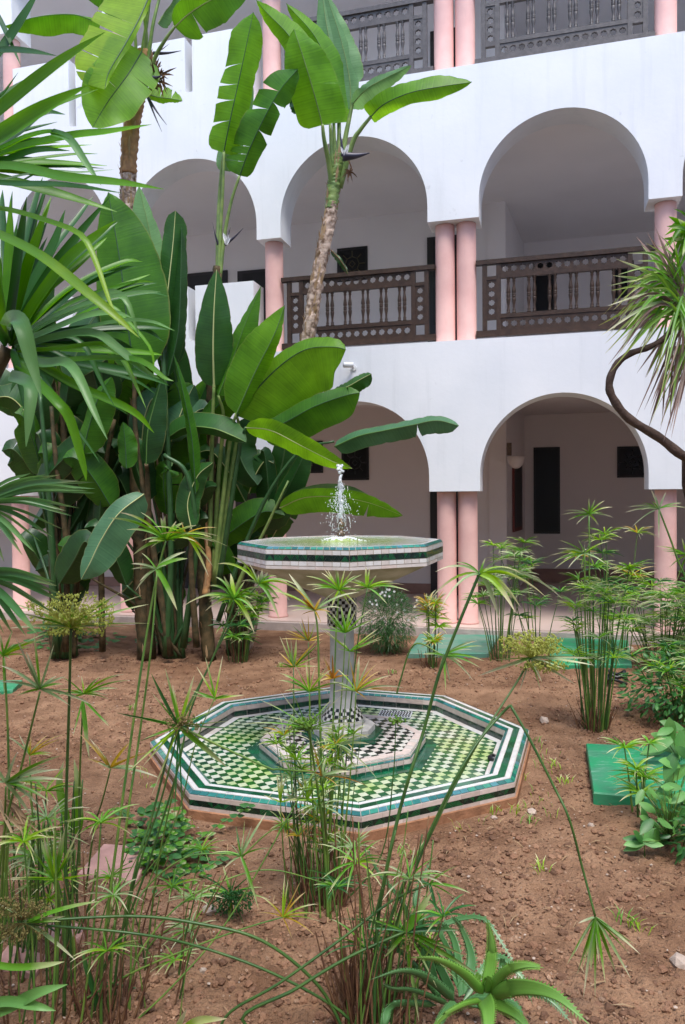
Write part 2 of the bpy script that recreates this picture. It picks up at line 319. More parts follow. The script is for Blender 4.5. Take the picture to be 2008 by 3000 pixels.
def worn(m, col, sc=(3, 14, 3), lo=.56, hi=.62, amt=.7):
    nt = m.node_tree; n = nt.nodes; l = nt.links; b = n['Principled BSDF']; src = b.inputs['Base Color'].links[0].from_socket
    geo = n.new('ShaderNodeNewGeometry'); mp = n.new('ShaderNodeMapping'); mp.inputs['Scale'].default_value = sc; l.new(geo.outputs['Position'], mp.inputs[0])
    no = n.new('ShaderNodeTexNoise'); no.inputs['Scale'].default_value = 2.2; no.inputs['Detail'].default_value = 12; no.inputs['Roughness'].default_value = .7; l.new(mp.outputs[0], no.inputs['Vector'])
    mr = n.new('ShaderNodeMapRange'); mr.inputs[1].default_value = lo; mr.inputs[2].default_value = hi; mr.inputs[4].default_value = amt; l.new(no.outputs[0], mr.inputs[0])
    mx = n.new('ShaderNodeMix'); mx.data_type = 'RGBA'; l.new(mr.outputs[0], mx.inputs[0]); l.new(src, mx.inputs[6]); mx.inputs[7].default_value = (*col, 1); l.new(mx.outputs[2], b.inputs['Base Color'])
worn(m_slab, (.16, .34, .24)); worn(m_slab2, (.30, .27, .2)); worn(m_slab, (.20, .14, .09), (5, 5, 5), .62, .7, .6)
worn(m_pink, (.60, .38, .34), (6, 6, 1.2), .58, .72, .5); worn(m_paver, (.34, .22, .18), (6, 6, 6), .55, .65, .5)
# ------------------------------------------------------------------ ground
def hgt(x, y):
    p = Vector((x, y, 0))
    h = .030 * noise.noise(p * 1.1) + .016 * noise.noise(p * 3.7 + Vector((5, 2, 1))) + .008 * noise.noise(p * 11) 
    d = math.hypot(x + .01, y - 4.61)
    k = min(1, max(0, (d - 1.15) / .4)); h = h * k - .004 * (1 - k)
    q = (Vector((x, y, 0)) - FO).dot(NV)
    if q > -.9: h = h * max(0, min(1, (-q - .15) / .75))
    return h
def gh(x, y): return Vector((x, y, hgt(x, y)))
def graded(lo, a, b, hi, step, k):
    L = [a]
    while L[-1] < b: L.append(L[-1] + step)
    out = []; s = step; x = a
    while x > lo: s *= k; x -= s; out.append(x)
    L = out[::-1] + L; s = step; x = L[-1]
    while x < hi: s *= k; x += s; L.append(x)
    return L
xs = graded(-40, -2.6, 3.2, 40, .016, 1.35)
ys = graded(-30, 1.95, 5.2, 45, .015, 1.04)
g = MB()
for y in ys:
    for x in xs:
        f = hgt(x, y)
        if 1.8 < y < 7.2 and -2.8 < x < 3.4:
            p = Vector((x, y, 0))
            d = math.hypot(x + .01, y - 4.61); kk = min(1, max(0, (d - 1.12) / .12))
            c = noise.noise(p * 34); c2 = noise.noise(p * 19 + Vector((3, 3, 3)))
            c3 = noise.noise(p * 52 + Vector((1, 7, 3))); mask = .35 + .65 * min(1, max(0, .5 + 1.6 * noise.noise(p * 1.7 + Vector((9, 1, 2)))))
            f += kk * mask * (.021 * max(0, c) ** .8 + .026 * max(0, c2) + .010 * c3)
        g.v.append((x, y, f))
nx = len(xs)
for j in range(len(ys) - 1):
    for i in range(nx - 1):
        k = j * nx + i; g.face((k, k + 1, k + nx + 1, k + nx), 0, None, True)
g.build('ground', m_soil, kind='structure')
# clods and grit
def blob(mb, c, r, mi=0, flat=.7):
    t = (1 + 5 ** .5) / 2
    V = [(-1, t, 0), (1, t, 0), (-1, -t, 0), (1, -t, 0), (0, -1, t), (0, 1, t), (0, -1, -t), (0, 1, -t), (t, 0, -1), (t, 0, 1), (-t, 0, -1), (-t, 0, 1)]
    Fc = [(0, 11, 5), (0, 5, 1), (0, 1, 7), (0, 7, 10), (0, 10, 11), (1, 5, 9), (5, 11, 4), (11, 10, 2), (10, 7, 6), (7, 1, 8), (3, 9, 4), (3, 4, 2), (3, 2, 6), (3, 6, 8), (3, 8, 9), (4, 9, 5), (2, 4, 11), (6, 2, 10), (8, 6, 7), (9, 8, 1)]
    a = rnd.uniform(0, 6.28); ca, sa = math.cos(a), math.sin(a); sx = rnd.uniform(.7, 1.4)
    k = len(mb.v)
    for v in V:
        q = Vector(v).normalized() * r * rnd.uniform(.75, 1.2); q.x *= sx; q.z *= flat
        mb.v.append((c[0] + q.x * ca - q.y * sa, c[1] + q.x * sa + q.y * ca, c[2] + q.z))
    for f in Fc: mb.face([k + i for i in f], mi)
cl = MB()
for i in range(52000):
    y = 1.9 + (rnd.random() ** 1.5) * 6; x = rnd.uniform(-.5, .5) * (y * 1.0 + .6)
    if math.hypot(x + .01, y - 4.61) < 1.17 or (Vector((x, y, 0)) - FO).dot(NV) > -.25: continue
    den = noise.noise(Vector((x * 1.3, y * 1.3, 4)))
    if den < rnd.uniform(-.55, .3): continue
    r = min(.017, rnd.paretovariate(2.2) * .0032 * (1 + .04 * y))
    blob(cl, (x, y, hgt(x, y) + r * .2 + .004), r, rnd.choice((0, 0, 0, 0, 1, 2, 2)) if r < .012 else rnd.choice((0, 0, 2)))
cl.build('soil_clods', [m_clod, m_clod2, m_clod3], kind='stuff', label='loose crumbly clods of reddish brown soil over the bed', cat='soil clods')

# ------------------------------------------------------------------ gallery building
TH = .38
bld = thing('gallery_building', 'white plastered courtyard building with arched galleries on pink columns', 'building', W(0, 1, .11))
OPEN = [(-6.53, -4.76), (-4.44, -3.10), (-2.80, -1.04), (-.735, 1.03), (1.604, 3.372), (3.703, 5.47), (6.04, 7.81)]
def storey(name, zc, zcrown, ztop):
    m = MB(); ends = [-9.0] + [e for o in OPEN for e in o] + [9.5]
    def q(s0, z00, z01, s1, z10, z11):   # front and back quad between two s
        m.quad(W(s0, 0, z00), W(s1, 0, z10), W(s1, 0, z11), W(s0, 0, z01))
        m.quad(W(s1, TH, z10), W(s0, TH, z00), W(s0, TH, z01), W(s1, TH, z11))
    for i in range(0, len(ends), 2):
        a, b = ends[i], ends[i + 1]
        q(a, zc, ztop, b, zc, ztop); m.quad(W(a, TH, zc), W(b, TH, zc), W(b, 0, zc), W(a, 0, zc))
    m.quad(W(-9, 0, ztop), W(9.5, 0, ztop), W(9.5, TH, ztop), W(-9, TH, ztop))
    n = 40
    for a, b in OPEN:
        c, r = (a + b) / 2, (b - a) / 2; zs = zcrown - min(r, .884) ; hz = zcrown - zs
        if zs < zc: zs = zc + .05; hz = zcrown - zs
        pts = [(c - r * math.cos(math.pi * i / n), zs + hz * math.sin(math.pi * i / n)) for i in range(n + 1)]
        full = [(a, zc)] + pts + [(b, zc)]
        for i in range(n): q(pts[i][0], pts[i][1], ztop, pts[i + 1][0], pts[i + 1][1], ztop)
        k = len(m.v)
        for s, z in full: m.v.append(tuple(W(s, 0, z))); m.v.append(tuple(W(s, TH, z)))
        for i in range(len(full) - 1):
            j = k + 2 * i; m.face((j, j + 1, j + 3, j + 2), 0, None, 0 < i < len(full) - 2)
    return m.build(name, m_plaster, bld)
MBT, TBT = 3.337, 6.381
storey('arcade_wall', 1.635, 2.70, MBT)
storey('arcade_wall', 4.691, 5.765, TBT)
storey('arcade_wall', 7.735, 8.81, 9.6)
m = MB(); m.fbox(-9, 9.5, -.10, 5.2, -.3, .11)
m.build('gallery_floor', m_floor, bld)
m = MB(); m.fbox(-9, 9.5, -.16, -.103, -.3, .095); m.build('kerb', m_kerb, bld)
for z0, z1 in ((2.92, 3.29), (5.80, 6.34), (8.9, 9.4)):
    m = MB(); m.fbox(-9, 9.5, TH + .003, 5.2, z0, z1); m.build('ceiling_slab', m_inner if z0 < 3 else m_innerlit, bld)
W1 = 2.6
sa = 1.771; sb = 1.975
for za, zb, mi_ in ((.1, 3.1, m_inner), (3.1, 9.0, m_innerlit)):
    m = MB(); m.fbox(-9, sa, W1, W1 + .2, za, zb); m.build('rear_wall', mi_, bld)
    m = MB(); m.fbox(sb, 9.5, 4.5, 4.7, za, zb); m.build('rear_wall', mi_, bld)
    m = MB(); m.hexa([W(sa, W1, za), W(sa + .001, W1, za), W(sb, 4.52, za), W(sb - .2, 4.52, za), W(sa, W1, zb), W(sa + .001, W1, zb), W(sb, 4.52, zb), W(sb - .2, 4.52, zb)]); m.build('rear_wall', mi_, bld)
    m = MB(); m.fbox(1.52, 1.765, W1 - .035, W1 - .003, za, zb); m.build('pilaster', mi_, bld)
m = MB(); m.fbox(-9, 1.515, W1 - .015, W1 - .003, .112, .27); m.fbox(sb + .02, 9.5, 4.48, 4.497, .112, .34)
m.build('skirting', m_skirt, bld)
# end walls so that the galleries are closed
for a_, b_ in ((-9.3, -9.003), (9.503, 9.8)): m = MB(); m.fbox(a_, b_, 0, 5.2, -.3, 9.6); m.build('end_wall', m_plaster, bld)
def window(px, o, name='window', grille=None, pane=m_black, fr=.035, proud=.02):
    s0, z1 = fac(px[0], px[1], o); s1, z0 = fac(px[2], px[3], o)
    m = MB(); e = fr; a, b = o - proud, o - .003
    m.fbox(s0, s1, a, b, z0, z0 + e); m.fbox(s0, s1, a, b, z1 - e, z1)
    m.fbox(s0, s0 + e, a, b, z0 + e + .001, z1 - e - .001); m.fbox(s1 - e, s1, a, b, z0 + e + .001, z1 - e - .001)
    w = m.build(name, m_blackframe, bld)
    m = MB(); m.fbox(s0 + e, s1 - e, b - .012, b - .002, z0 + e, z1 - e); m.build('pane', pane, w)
    if grille:
        m = MB(); cs, cz = (s0 + s1) / 2, (z0 + z1) / 2; rr = min(s1 - s0, z1 - z0) * .5 - e
        for k in range(8):
            t = k * math.pi / 4; t2 = t + math.pi / 4 
            m.tube([W(cs + rr * .55 * math.cos(t), b - .016, cz + rr * .55 * math.sin(t)), W(cs + rr * .55 * math.cos(t2), b - .016, cz + rr * .55 * math.sin(t2))], .007, 4)
            m.tube([W(cs + rr * .55 * math.cos(t), b - .016, cz + rr * .55 * math.sin(t)), W(cs + rr * .98 * math.cos(t), b - .016, cz + rr * .98 * math.sin(t))], .007, 4)
        for k in range(4):
            t = k * math.pi / 2; m.tube([W(cs + rr * .25 * math.cos(t), b - .016, cz + rr * .25 * math.sin(t)), W(cs + rr * .25 * math.cos(t + math.pi / 2), b - .016, cz + rr * .25 * math.sin(t + math.pi / 2))], .006, 4)
        m.build('grille', grille, w)
    return w
m_gr = mat('dark_iron_grille', (.035, .04, .045), .4, .5)
m_gr2 = mat('gilded_grille', (.09, .075, .03), .45, .5)
window((782, 1020, 845, 1098), W1, grille=m_gr)
window((690, 1010, 740, 1082), W1, grille=m_gr)
window((1221, 1024, 1282, 1221), 4.5)
window((1412, 1022, 1483, 1092), 4.5, grille=m_gr)
window((772, 570, 842, 640), W1, grille=m_gr2)
window((1221, 600, 1268, 712), 4.5, fr=.03); window((1404, 600, 1450, 680), 4.5, fr=.03)
def door(px, o, zb):
    s0, z1 = fac(px[0], px[1], o); s1, _ = fac(px[2], px[1], o)
    m = MB(); m.fbox(s0, s1, o - .03, o - .003, zb + .002, z1); d = m.build('door', m_door, bld)
    for k in range(3):
        h = (z1 - zb) / 3; m = MB(); m.fbox(s0 + .09, s1 - .09, o - .042, o - .031, zb + .1 + k * h, zb + h * (k + 1) - .05); m.build('door_panel', m_blackframe, d)
    m = MB(); m.lathe(W(s1 - .06, o - .031, zb + 1.0), [(0, .012), (.03, .012), (.035, .022), (.05, .02)], 8, ax=-NV); m.build('handle', m_metal, d)
door((985, 1122, 1048, 1122), W1, .11); door((540, 1085, 605, 1085), W1, .11); door((405, 1035, 512, 1035), W1, .11)
door((978, 545, 1046, 545), W1, 3.29); door((545, 622, 640, 615), W1, 3.29); door((425, 628, 522, 615), W1, 3.29)
door((985, 75, 1045, 75), W1, 6.34)
# columns
def column(s, z0, z1):
    m = MB(); r = .112
    m.lathe(W(s, .19, z0), [(0, r + .012), (.02, r + .012), (.035, r), ((z1 - z0) * .5, r), (z1 - z0 - .03, r * .98), (z1 - z0 - .003, r * .985)], 28)
    m.build('column', m_pink, bld)
for z0, z1 in ((.11, 1.635), (MBT, 4.691), (TBT, 7.735)):
    for s in (-4.60, -2.95, -.888, 1.203, 1.447, 3.565, 5.63, 5.88): column(s, z0, z1)
# solid crenellated parapets of the bay at the left
for zt in (MBT, TBT):
    for a, b in ((-2.80, -1.955), (-1.86, -1.09), (-4.44, -3.60), (-3.50, -3.12)):
        m = MB(); m.fbox(a, b, 0, .34, zt + .0003, zt + .87); m.build('parapet_block', m_plaster, bld)
    m = MB(); m.fbox(-1.9549, -1.8601, .0, .34, zt + .0003, zt + .2); m.build('parapet_block', m_plaster, bld)

# wooden railings
bal_me = None
def pierced(m, s0, s1, z0, z1, o0, o1, n, vert=False, rad=.34):
    """board with star shaped holes"""
    L = (z1 - z0) if vert else (s1 - s0); Wd = (s1 - s0) if vert else (z1 - z0); c = L / n; hw = Wd / 2
    N = 16
    for k in range(n):
        cc = (k + .5) * c; cs, cz = ((s0 + s1) / 2, z0 + cc) if vert else (s0 + cc, (z0 + z1) / 2)
        a, b = (Wd / 2, c / 2) if vert else (c / 2, Wd / 2); R0 = min(c, Wd) * rad
        base = len(m.v)
        for j in range(N):
            t = 2 * math.pi * j / N; ct, st = math.cos(t), math.sin(t); r = R0 * (1.08 if j % 2 == 0 else .86)
            q = min(a / abs(ct) if abs(ct) > 1e-6 else 9, b / abs(st) if abs(st) > 1e-6 else 9)
            if abs(abs(ct) - abs(st)) < .3: ox, oz = math.copysign(a, ct), math.copysign(b, st)
            else: ox, oz = ct * q, st * q
            for (x, z), o in (((r * ct, r * st), o0), ((ox, oz), o0), ((r * ct, r * st), o1), ((ox, oz), o1)):
                m.v.append(tuple(W(cs + x, o, cz + z)))
        for j in range(N):
            i0, i1 = base + 4 * j, base + 4 * ((j + 1) % N)
            m.face((i0, i0 + 1, i1 + 1, i1)); m.face((i0 + 2, i1 + 2, i1 + 3, i0 + 3)); m.face((i0, i1, i1 + 2, i0 + 2))
BPROF = [(0, .020), (.012, .022), (.02, .014), (.035, .019), (.05, .012), (.09, .013), (.14, .021), (.165, .023), (.178, .014), (.184, .022), (.192, .022), (.198, .017), (.204, .022), (.212, .022), (.218, .014), (.232, .023), (.26, .021), (.31, .013), (.345, .012), (.36, .018), (.375, .013), (.385, .022), (.398, .020)]
def railing(s0, s1, zt, label, wood, npair=6, gapL=.07, gapR=.07):
    global bal_me
    t = thing('wooden_railing', label, 'railing', W((s0 + s1) / 2, .14, zt))
    z = zt + .045; oa, ob = .115, .165
    m = MB(); m.fbox(s0, s1, oa - .012, ob + .012, z + .81, z + .86); m.build('handrail', wood, t)
    m = MB(); m.fbox(s0, s1, oa - .004, ob + .004, z, z + .068); m.build('bottom_plank', wood, t)
    a, b = s0 + gapL, s1 - gapR; sw, sq = .05, .105
    for x in (a, a + sw + sq, b - sw, b - 2 * sw - sq):
        m = MB(); m.fbox(x, x + sw, oa, ob, z + .07, z + .808); m.build('stile', wood, t)
    i0, i1 = a + 2 * sw + sq + .001, b - 2 * sw - sq - .001
    for z0 in (z + .20, z + .645):
        m = MB(); m.fbox(i0, i1, oa + .002, ob - .002, z0, z0 + .046); m.build('rail', wood, t)
        for x in (a + sw + .001, b - sw - sq + .001):
            m = MB(); m.fbox(x, x + sq - .002, oa + .002, ob - .002, z0 - .012, z0 + .028); m.build('rail', wood, t)
    n = max(8, round((i1 - i0) / .098))
    for z0, z1 in ((z + .070, z + .198), (z + .693, z + .808)):
        m = MB(); pierced(m, i0, i1, z0, z1, oa + .01, ob - .01, n, rad=.37); m.build('pierced_panel', wood, t)
    for x in (a + sw + .001, b - sw - sq + .001):
        m = MB(); pierced(m, x, x + sq - .002, z + .23, z + .63, oa + .01, ob - .01, 4, True, rad=.36); m.build('pierced_panel', wood, t)
    if bal_me is None:
        m = MB(); m.lathe((0, 0, 0), BPROF, 12); o = m.build('baluster', wood, t); bal_me = o.data; first = o
    else: first = None
    for k in range(npair):
        c = lerp(i0, i1, (k + .5) / npair)
        for d in (-.030, .030):
            if first: o, first = first, None
            else:
                o = bpy.data.objects.new('baluster', bal_me); COL.objects.link(o); o.parent = t
            P = W(c + d, .14, z + .2465); o.location = P; o['_w'] = 1
            if wood is not bal_me.materials[0]:
                o.material_slots[0].link = 'OBJECT'; o.material_slots[0].material = wood
    return t
railing(-.775, 1.09, MBT, 'dark wooden railing behind the tall leaning palm trunk, first floor', m_wood)
railing(1.56, 3.452, MBT, 'dark wooden railing of the first floor bay between double and right hand pink columns', m_wood)
railing(-.775, 1.09, TBT, 'top floor wooden railing left of the double pink columns', m_woodhaze)
railing(1.56, 3.452, TBT, 'top floor wooden railing right of the double pink columns', m_woodhaze)

# ------------------------------------------------------------------ wall lamp, picture, security camera
def sidew(f, z, off=0): return W(sa, W1, z) * (1 - f) + W(sb, 4.52, z) * f + (W(sb, 4.52, z) - W(sa, W1, z)).cross(ZV).normalized() * off * 1.0
sd_ = (W(sb, 4.52, 0) - W(sa, W1, 0)).normalized(); sn_ = sd_.cross(ZV)
def onside(dx, dy):
    d = ray(dx, dy); P0 = W(sa, W1, 0); t = (P0 - EYE).dot(sn_) / d.dot(sn_); return EYE + d * t
a = onside(1172, 1210); b = onside(1190, 1020)
f0, f1 = (a - W(sa, W1, 0)).dot(sd_), (b - W(sa, W1, 0)).dot(sd_)
z0p, z1p = 1.02, 2.12
t = thing('picture_frame', 'tall dark red framed panel hanging on the gallery side wall', 'picture frame', W(sa, W1, z0p) + sd_ * (f0 + f1) / 2)
c = W(sa, W1, (z0p + z1p) / 2) + sd_ * (f0 + f1) / 2 + sn_ * .02
m = MB(); m.box(c, ((f1 - f0) / 2, .015, (z1p - z0p) / 2), (sd_, sn_, ZV)); m.build('frame', m_frame, t)
m = MB(); m.box(c + sn_ * .017, ((f1 - f0) / 2 - .06, .003, (z1p - z0p) / 2 - .06), (sd_, sn_, ZV)); m.build('panel', m_door, t)
t = thing('wall_sconce', 'white half bowl wall lamp in the ground floor gallery', 'wall lamp', A(1178, 1062, 10.4))
lp = A(1181, 1046, 10.6)
m = MB(); n = 18
prof = [(-.16, .015), (-.15, .045), (-.12, .08), (-.07, .11), (0, .125), (.008, .12)]
m.lathe(lp, prof, 24); m.build('bowl', m_shade, t)
m = MB(); m.box(lp + Vector((-.07, .12, .12)), (.03, .03, .09)); m.build('bracket', m_metal, t)
t = thing('security_camera', 'small white security camera fixed to the white wall', 'camera', W(.18, 0, 3.0))
sc_, zc_ = fac(806, 838)
m = MB(); q = W(sc_, -.10, zc_); m.lathe(q - SV * .075 + NV * -.02, [(0, .028), (.01, .032), (.11, .032), (.12, .026)], 14, ax=(SV * .95 + NV * .3).normalized()); m.build('housing', m_whitepl, t)
m = MB(); m.lathe(q - SV * .079 + NV * -.02, [(0, .018), (.008, .020)], 12, ax=(SV * .95 + NV * .3).normalized()); m.build('lens', m_black, t)
m = MB(); m.tube([q, q + NV * .05 - ZV * .01, W(sc_ + .02, .0, zc_ - .02)], .012, 6); m.lathe(W(sc_ + .02, -.012, zc_ - .02), [(0, .035), (.012, .035)], 12, ax=NV); m.build('bracket', m_whitepl, t)

# the other three sides of the courtyard (behind and beside the camera)
m = MB()
for c, h in (((0, -6.2, 4.7), (14, .2, 5.0)), ((-7.3, 1.5, 4.7), (.2, 7.45, 5.0)), ((6.6, 1.0, 4.7), (.2, 6.95, 5.0))): m.box(c, h)
m.build('courtyard_wall', m_plaster, kind='structure')
# ------------------------------------------------------------------ fountain
FC = Vector((-.0102, 4.6097, 0)); ROT = 3.2125; CA = math.cos(math.pi / 8)
def OV(k, ap, z): a = ROT + k * math.pi / 4; return FC + Vector((math.cos(a), math.sin(a), 0)) * (ap / CA) + ZV * z
fnt = thing('fountain', 'octagonal mosaic tiled fountain with raised basin on a pillar', 'fountain', FC)
def oct_solid(m, prof, mi=0):       # prof: list of (apothem, z) bottom to top / outside in
    for i in range(len(prof) - 1):
        for k in range(8):
            (a0, z0), (a1, z1) = prof[i], prof[i + 1]
            m.quad(OV(k, a0, z0), OV(k + 1, a0, z0), OV(k + 1, a1, z1), OV(k, a1, z1), mi)
def tilegeo(m, P, lift, mi=0):
    n = (P[1] - P[0]).cross(P[-1] - P[0])
    if n.length < 1e-12: n = (P[2] - P[1]).cross(P[0] - P[1])
    n.normalize(); Q = [p + n * lift for p in P]; k = m.add(*P, *Q); c = len(P)
    m.face([k + c + i for i in range(c)], mi)
    for i in range(c): j = (i + 1) % c; m.face((k + i, k + j, k + c + j, k + c + i), mi)
def shrink(P, g):
    c = sum(P, Vector()) / len(P); out = []
    n = len(P)
    for i in range(n):
        a = (P[i - 1] - P[i]).normalized(); b = (P[(i + 1) % n] - P[i]).normalized()
        out.append(P[i] + (a + b) * g)
    return out
def strip(k, a0, z0, a1, z1, n, gap=.0016, lift=.003, t0=0, t1=1):
    out = []
    for i in range(n):
        u0, u1 = i / n, (i + 1) / n
        A0, B0, A1, B1 = OV(k, a0, z0), OV(k + 1, a0, z0), OV(k, a1, z1), OV(k + 1, a1, z1)
        # joints run square to the side except at the mitre
        def pt(Aa, Bb, u, other):
            return Aa.lerp(Bb, u)
        P = [pt(A0, B0, u0, 0), pt(A0, B0, u1, 0), pt(A1, B1, u1, 0), pt(A1, B1, u0, 0)]
        out.append(shrink(P, gap))
    return out
def tris(k, ap, z0, z1, n):
    """band of up and down triangles on a vertical side"""
    out = []
    for i in range(n):
        p0 = OV(k, ap, z0).lerp(OV(k + 1, ap, z0), i / n); p1 = OV(k, ap, z0).lerp(OV(k + 1, ap, z0), (i + 1) / n)
        q0 = p0 + ZV * (z1 - z0); q1 = p1 + ZV * (z1 - z0); mid = (q0 + q1) / 2
        out.append((shrink([p0, p1, mid], .0012), 0)); 
        out.append((shrink([p0, mid, q0], .0008), 1)); out.append((shrink([p1, q1, mid], .0008), 2))
    return out
def piece(name, P, lift, mt, parent=fnt):
    c = sum(P, Vector()) / len(P); m = MB(); tilegeo(m, P, lift); return m.build(name, mt, parent)
# core body
m = MB()
oct_solid(m, [(1.078, -.06), (1.078, .116), (1.055, .128), (.962, .128), (.942, .116), (.942, .042), (0, .042)])
m.build('lower_basin', m_grout, fnt)
m = MB(); oct_solid(m, [(1.092, -.08), (1.092, .040), (1.079, .044)]); m.build('base', m_base, fnt)
loose = {}
def put(name, P, lift, palette, single):
    mt = rnd.choice(palette)
    if single: piece(name, P, lift, mt)
    else:
        mb, ms = loose.setdefault(name, (MB(), []))
        if mt not in ms: ms.append(mt)
        tilegeo(mb, P, lift, ms.index(mt))
for k in range(8):
    front = k in (0, 1, 2, 3)
    for P in strip(k, 1.079, .116, 1.056, .129, 19): put('rim_tile', P, .003, m_tt, front)
    for P in strip(k, 1.054, .1285, 1.028, .1285, 9, gap=.0008): put('rim_tile', P, .003, m_tw[:1], front)
    for P in strip(k, 1.027, .1285, .989, .1285, 9, gap=.0008): put('rim_tile', P, .003, m_tg, front)
    for P in strip(k, .988, .1285, .963, .1285, 9, gap=.0008): put('rim_tile', P, .003, m_tw[:1], front)
    for P in strip(k, .961, .129, .942, .116, 17): put('rim_tile', P, .003, m_tt, False)
    for P in strip(k, .9405, .116, .9405, .084, 8): put('inner_tile', P, .002, m_tpink, False)
    for P in strip(k, .9405, .083, .9405, .044, 8): put('inner_tile', P, .002, m_td, False)
    for P in strip(k, 1.0795, .091, 1.0795, .115, 8, gap=.0006): put('side_tile', P, .003, m_tpink, front and k > 0)
    for P, j in tris(k, 1.0795, .062, .090, 14): put('side_triangle', P, .003, m_td, front and k > 0 and j == 0)
    for P in strip(k, 1.0795, .040, 1.0795, .061, 8, gap=.0006): put('side_tile', P, .003, m_tpink, front and k > 0)
    for P in strip(k, .939, .043, .893, .043, 6, gap=.0006): put('border_tile', P, .003, m_tw[:2], False)
    # inner platform
    for P in strip(k, .545, .0465, .478, .0465, 6, gap=.0008): put('border_tile', P, .003, m_tg, front)
# algae tinted floor tiles
def algae(name, col, alg):
    m_ = mat(name, col, .2, .5, 3.2, 0, coat=.5, col2=alg, detail=3); return m_
fw_ = [algae('floor_tile_white_a', (.56, .61, .50), (.42, .54, .20)), algae('floor_tile_white_b', (.50, .56, .42), (.40, .52, .20)), algae('floor_tile_white_c', (.60, .62, .57), (.52, .60, .34))]
fg_ = [algae('floor_tile_green_a', (.010, .095, .045), (.02, .13, .012)), algae('floor_tile_green_b', (.008, .06, .04), (.02, .10, .012)), algae('floor_tile_green_c', (.02, .11, .06), (.03, .14, .02))]
TS = .0466; ga = ROT + math.pi / 8; gx = Vector((math.cos(ga), math.sin(ga), 0)); gy = Vector((-gx.y, gx.x, 0))
def clip(P, ap):
    for k in range(8):
        a = ga + k * math.pi / 4; n = Vector((math.cos(a), math.sin(a), 0)); out = []
        for i in range(len(P)):
            p, q = P[i], P[(i + 1) % len(P)]; dp, dq = (p - FC).dot(n) - ap, (q - FC).dot(n) - ap
            if dp <= 0: out.append(p)
            if (dp < 0 < dq) or (dq < 0 < dp): out.append(p.lerp(q, dp / (dp - dq)))
        P = out
        if len(P) < 3: return []
    return P
def octd(p):
    d = p - FC; return max(d.x * math.cos(ga + k * math.pi / 4) + d.y * math.sin(ga + k * math.pi / 4) for k in range(8))
def checker(ap, hole, z, wh, gr, name, size, nsingle, lift=.003):
    cells = []; n = int(ap / size) + 2
    for i in range(-n, n + 1):
        for j in range(-n, n + 1):
            P = [FC + gx * (i + a) * size + gy * (j + b) * size + ZV * z for a, b in ((-.5, -.5), (.5, -.5), (.5, .5), (-.5, .5))]
            if max(octd(p) for p in P) < hole: continue
            Q = clip(P, ap)
            if len(Q) < 3: continue
            ar = sum((Q[a] - Q[0]).cross(Q[a + 1] - Q[0]).z for a in range(1, len(Q) - 1)) / 2
            if ar < size * size * .04: continue
            cells.append((Q, (i + j) % 2, (Q[0] - EYE).length, len(Q) == 4 and ar > size * size * .99))
    cells.sort(key=lambda c: (not c[3], c[2])); shared = {}; c_ = 0
    for Q, par, d, whole in cells:
        Q = shrink(Q, .0011); pal = gr if par else wh; mt = rnd.choice(pal)
        if whole and c_ < nsingle:
            c_ += 1; c = sum(Q, Vector()) / 4; key = mt.name
            if key not in shared:
                m = MB(); tilegeo(m, [q - c for q in Q], lift); o = m.build(name, mt, fnt); shared[key] = o.data
            else: o = bpy.data.objects.new(name, shared[key]); COL.objects.link(o); o.parent = fnt
            o.location = c + ZV * rnd.uniform(-.0006, .0006); o['_w'] = 1
        else: 
            mb, ms = loose.setdefault(name, (MB(), []))
            if mt not in ms: ms.append(mt)
            tilegeo(mb, Q, lift, ms.index(mt))
checker(.892, .50, .043, fw_, fg_, 'floor_tile', TS, 290)
# inner platform, stepped
m = MB(); oct_solid(m, [(.472, .03), (.472, .112), (.462, .118), (0, .118)]); m.build('platform', m_grout, fnt)
for k in range(8):
    fr_ = k in (0, 1, 2, 3)
    for P in strip(k, .473, .092, .465, .117, 9): put('platform_tile', P, .0025, m_tt, fr_)
    for P in strip(k, .4735, .064, .4735, .091, 8): put('platform_tile', P, .0025, m_tpink, fr_)
    for P in strip(k, .4735, .044, .4735, .063, 8): put('platform_tile', P, .0025, m_tg, fr_)
    for P in strip(k, .463, .1185, .415, .1185, 6, gap=.0007): put('platform_tile', P, .003, [m_tpink[0], m_tw[1]], fr_)
checker(.414, .20, .1185, [m_tb[1], m_tw[1]], [m_tb[0], m_td[0]], 'platform_mosaic_tile', TS, 120)
m = MB(); oct_solid(m, [(.235, .115), (.235, .150), (.225, .155), (.0, .155)]); m.build('pillar_step', m_tg[1], fnt)
m = MB(); oct_solid(m, [(.185, .154), (.185, .19), (.16, .21), (0, .21)]); m.build('pillar_plinth', m_cement, fnt)
# pillar
m = MB(); m.lathe(FC + ZV * .2, [(0, .145), (.03, .13), (.06, .105), (.12, .085), (.2, .076), (.58, .074), (.60, .078), (.60, .084), (.785, .09), (.80, .10)], 32); m.build('pillar', m_cement, fnt)
def mosaic(z0, z1, r0, r1, rings, n):
    m = MB()
    for i in range(rings):
        for j in range(n):
            za, zb = lerp(z0, z1, i / rings), lerp(z0, z1, (i + 1) / rings); ra, rb = lerp(r0, r1, i / rings), lerp(r0, r1, (i + 1) / rings)
            P = []
            for a, r, z in ((j, ra, za), (j + 1, ra, za), (j + 1, rb, zb), (j, rb, zb)):
                t = 2 * math.pi * a / n; P.append(FC + Vector((math.cos(t) * r, math.sin(t) * r, z)))
            tilegeo(m, shrink(P, .0012), .002, (i + j) % 2)
    m.build('mosaic_band', m_tb, fnt, kind='stuff')
mosaic(.80, .985, .087, .092, 9, 28); mosaic(.235, .31, .128, .088, 4, 28)
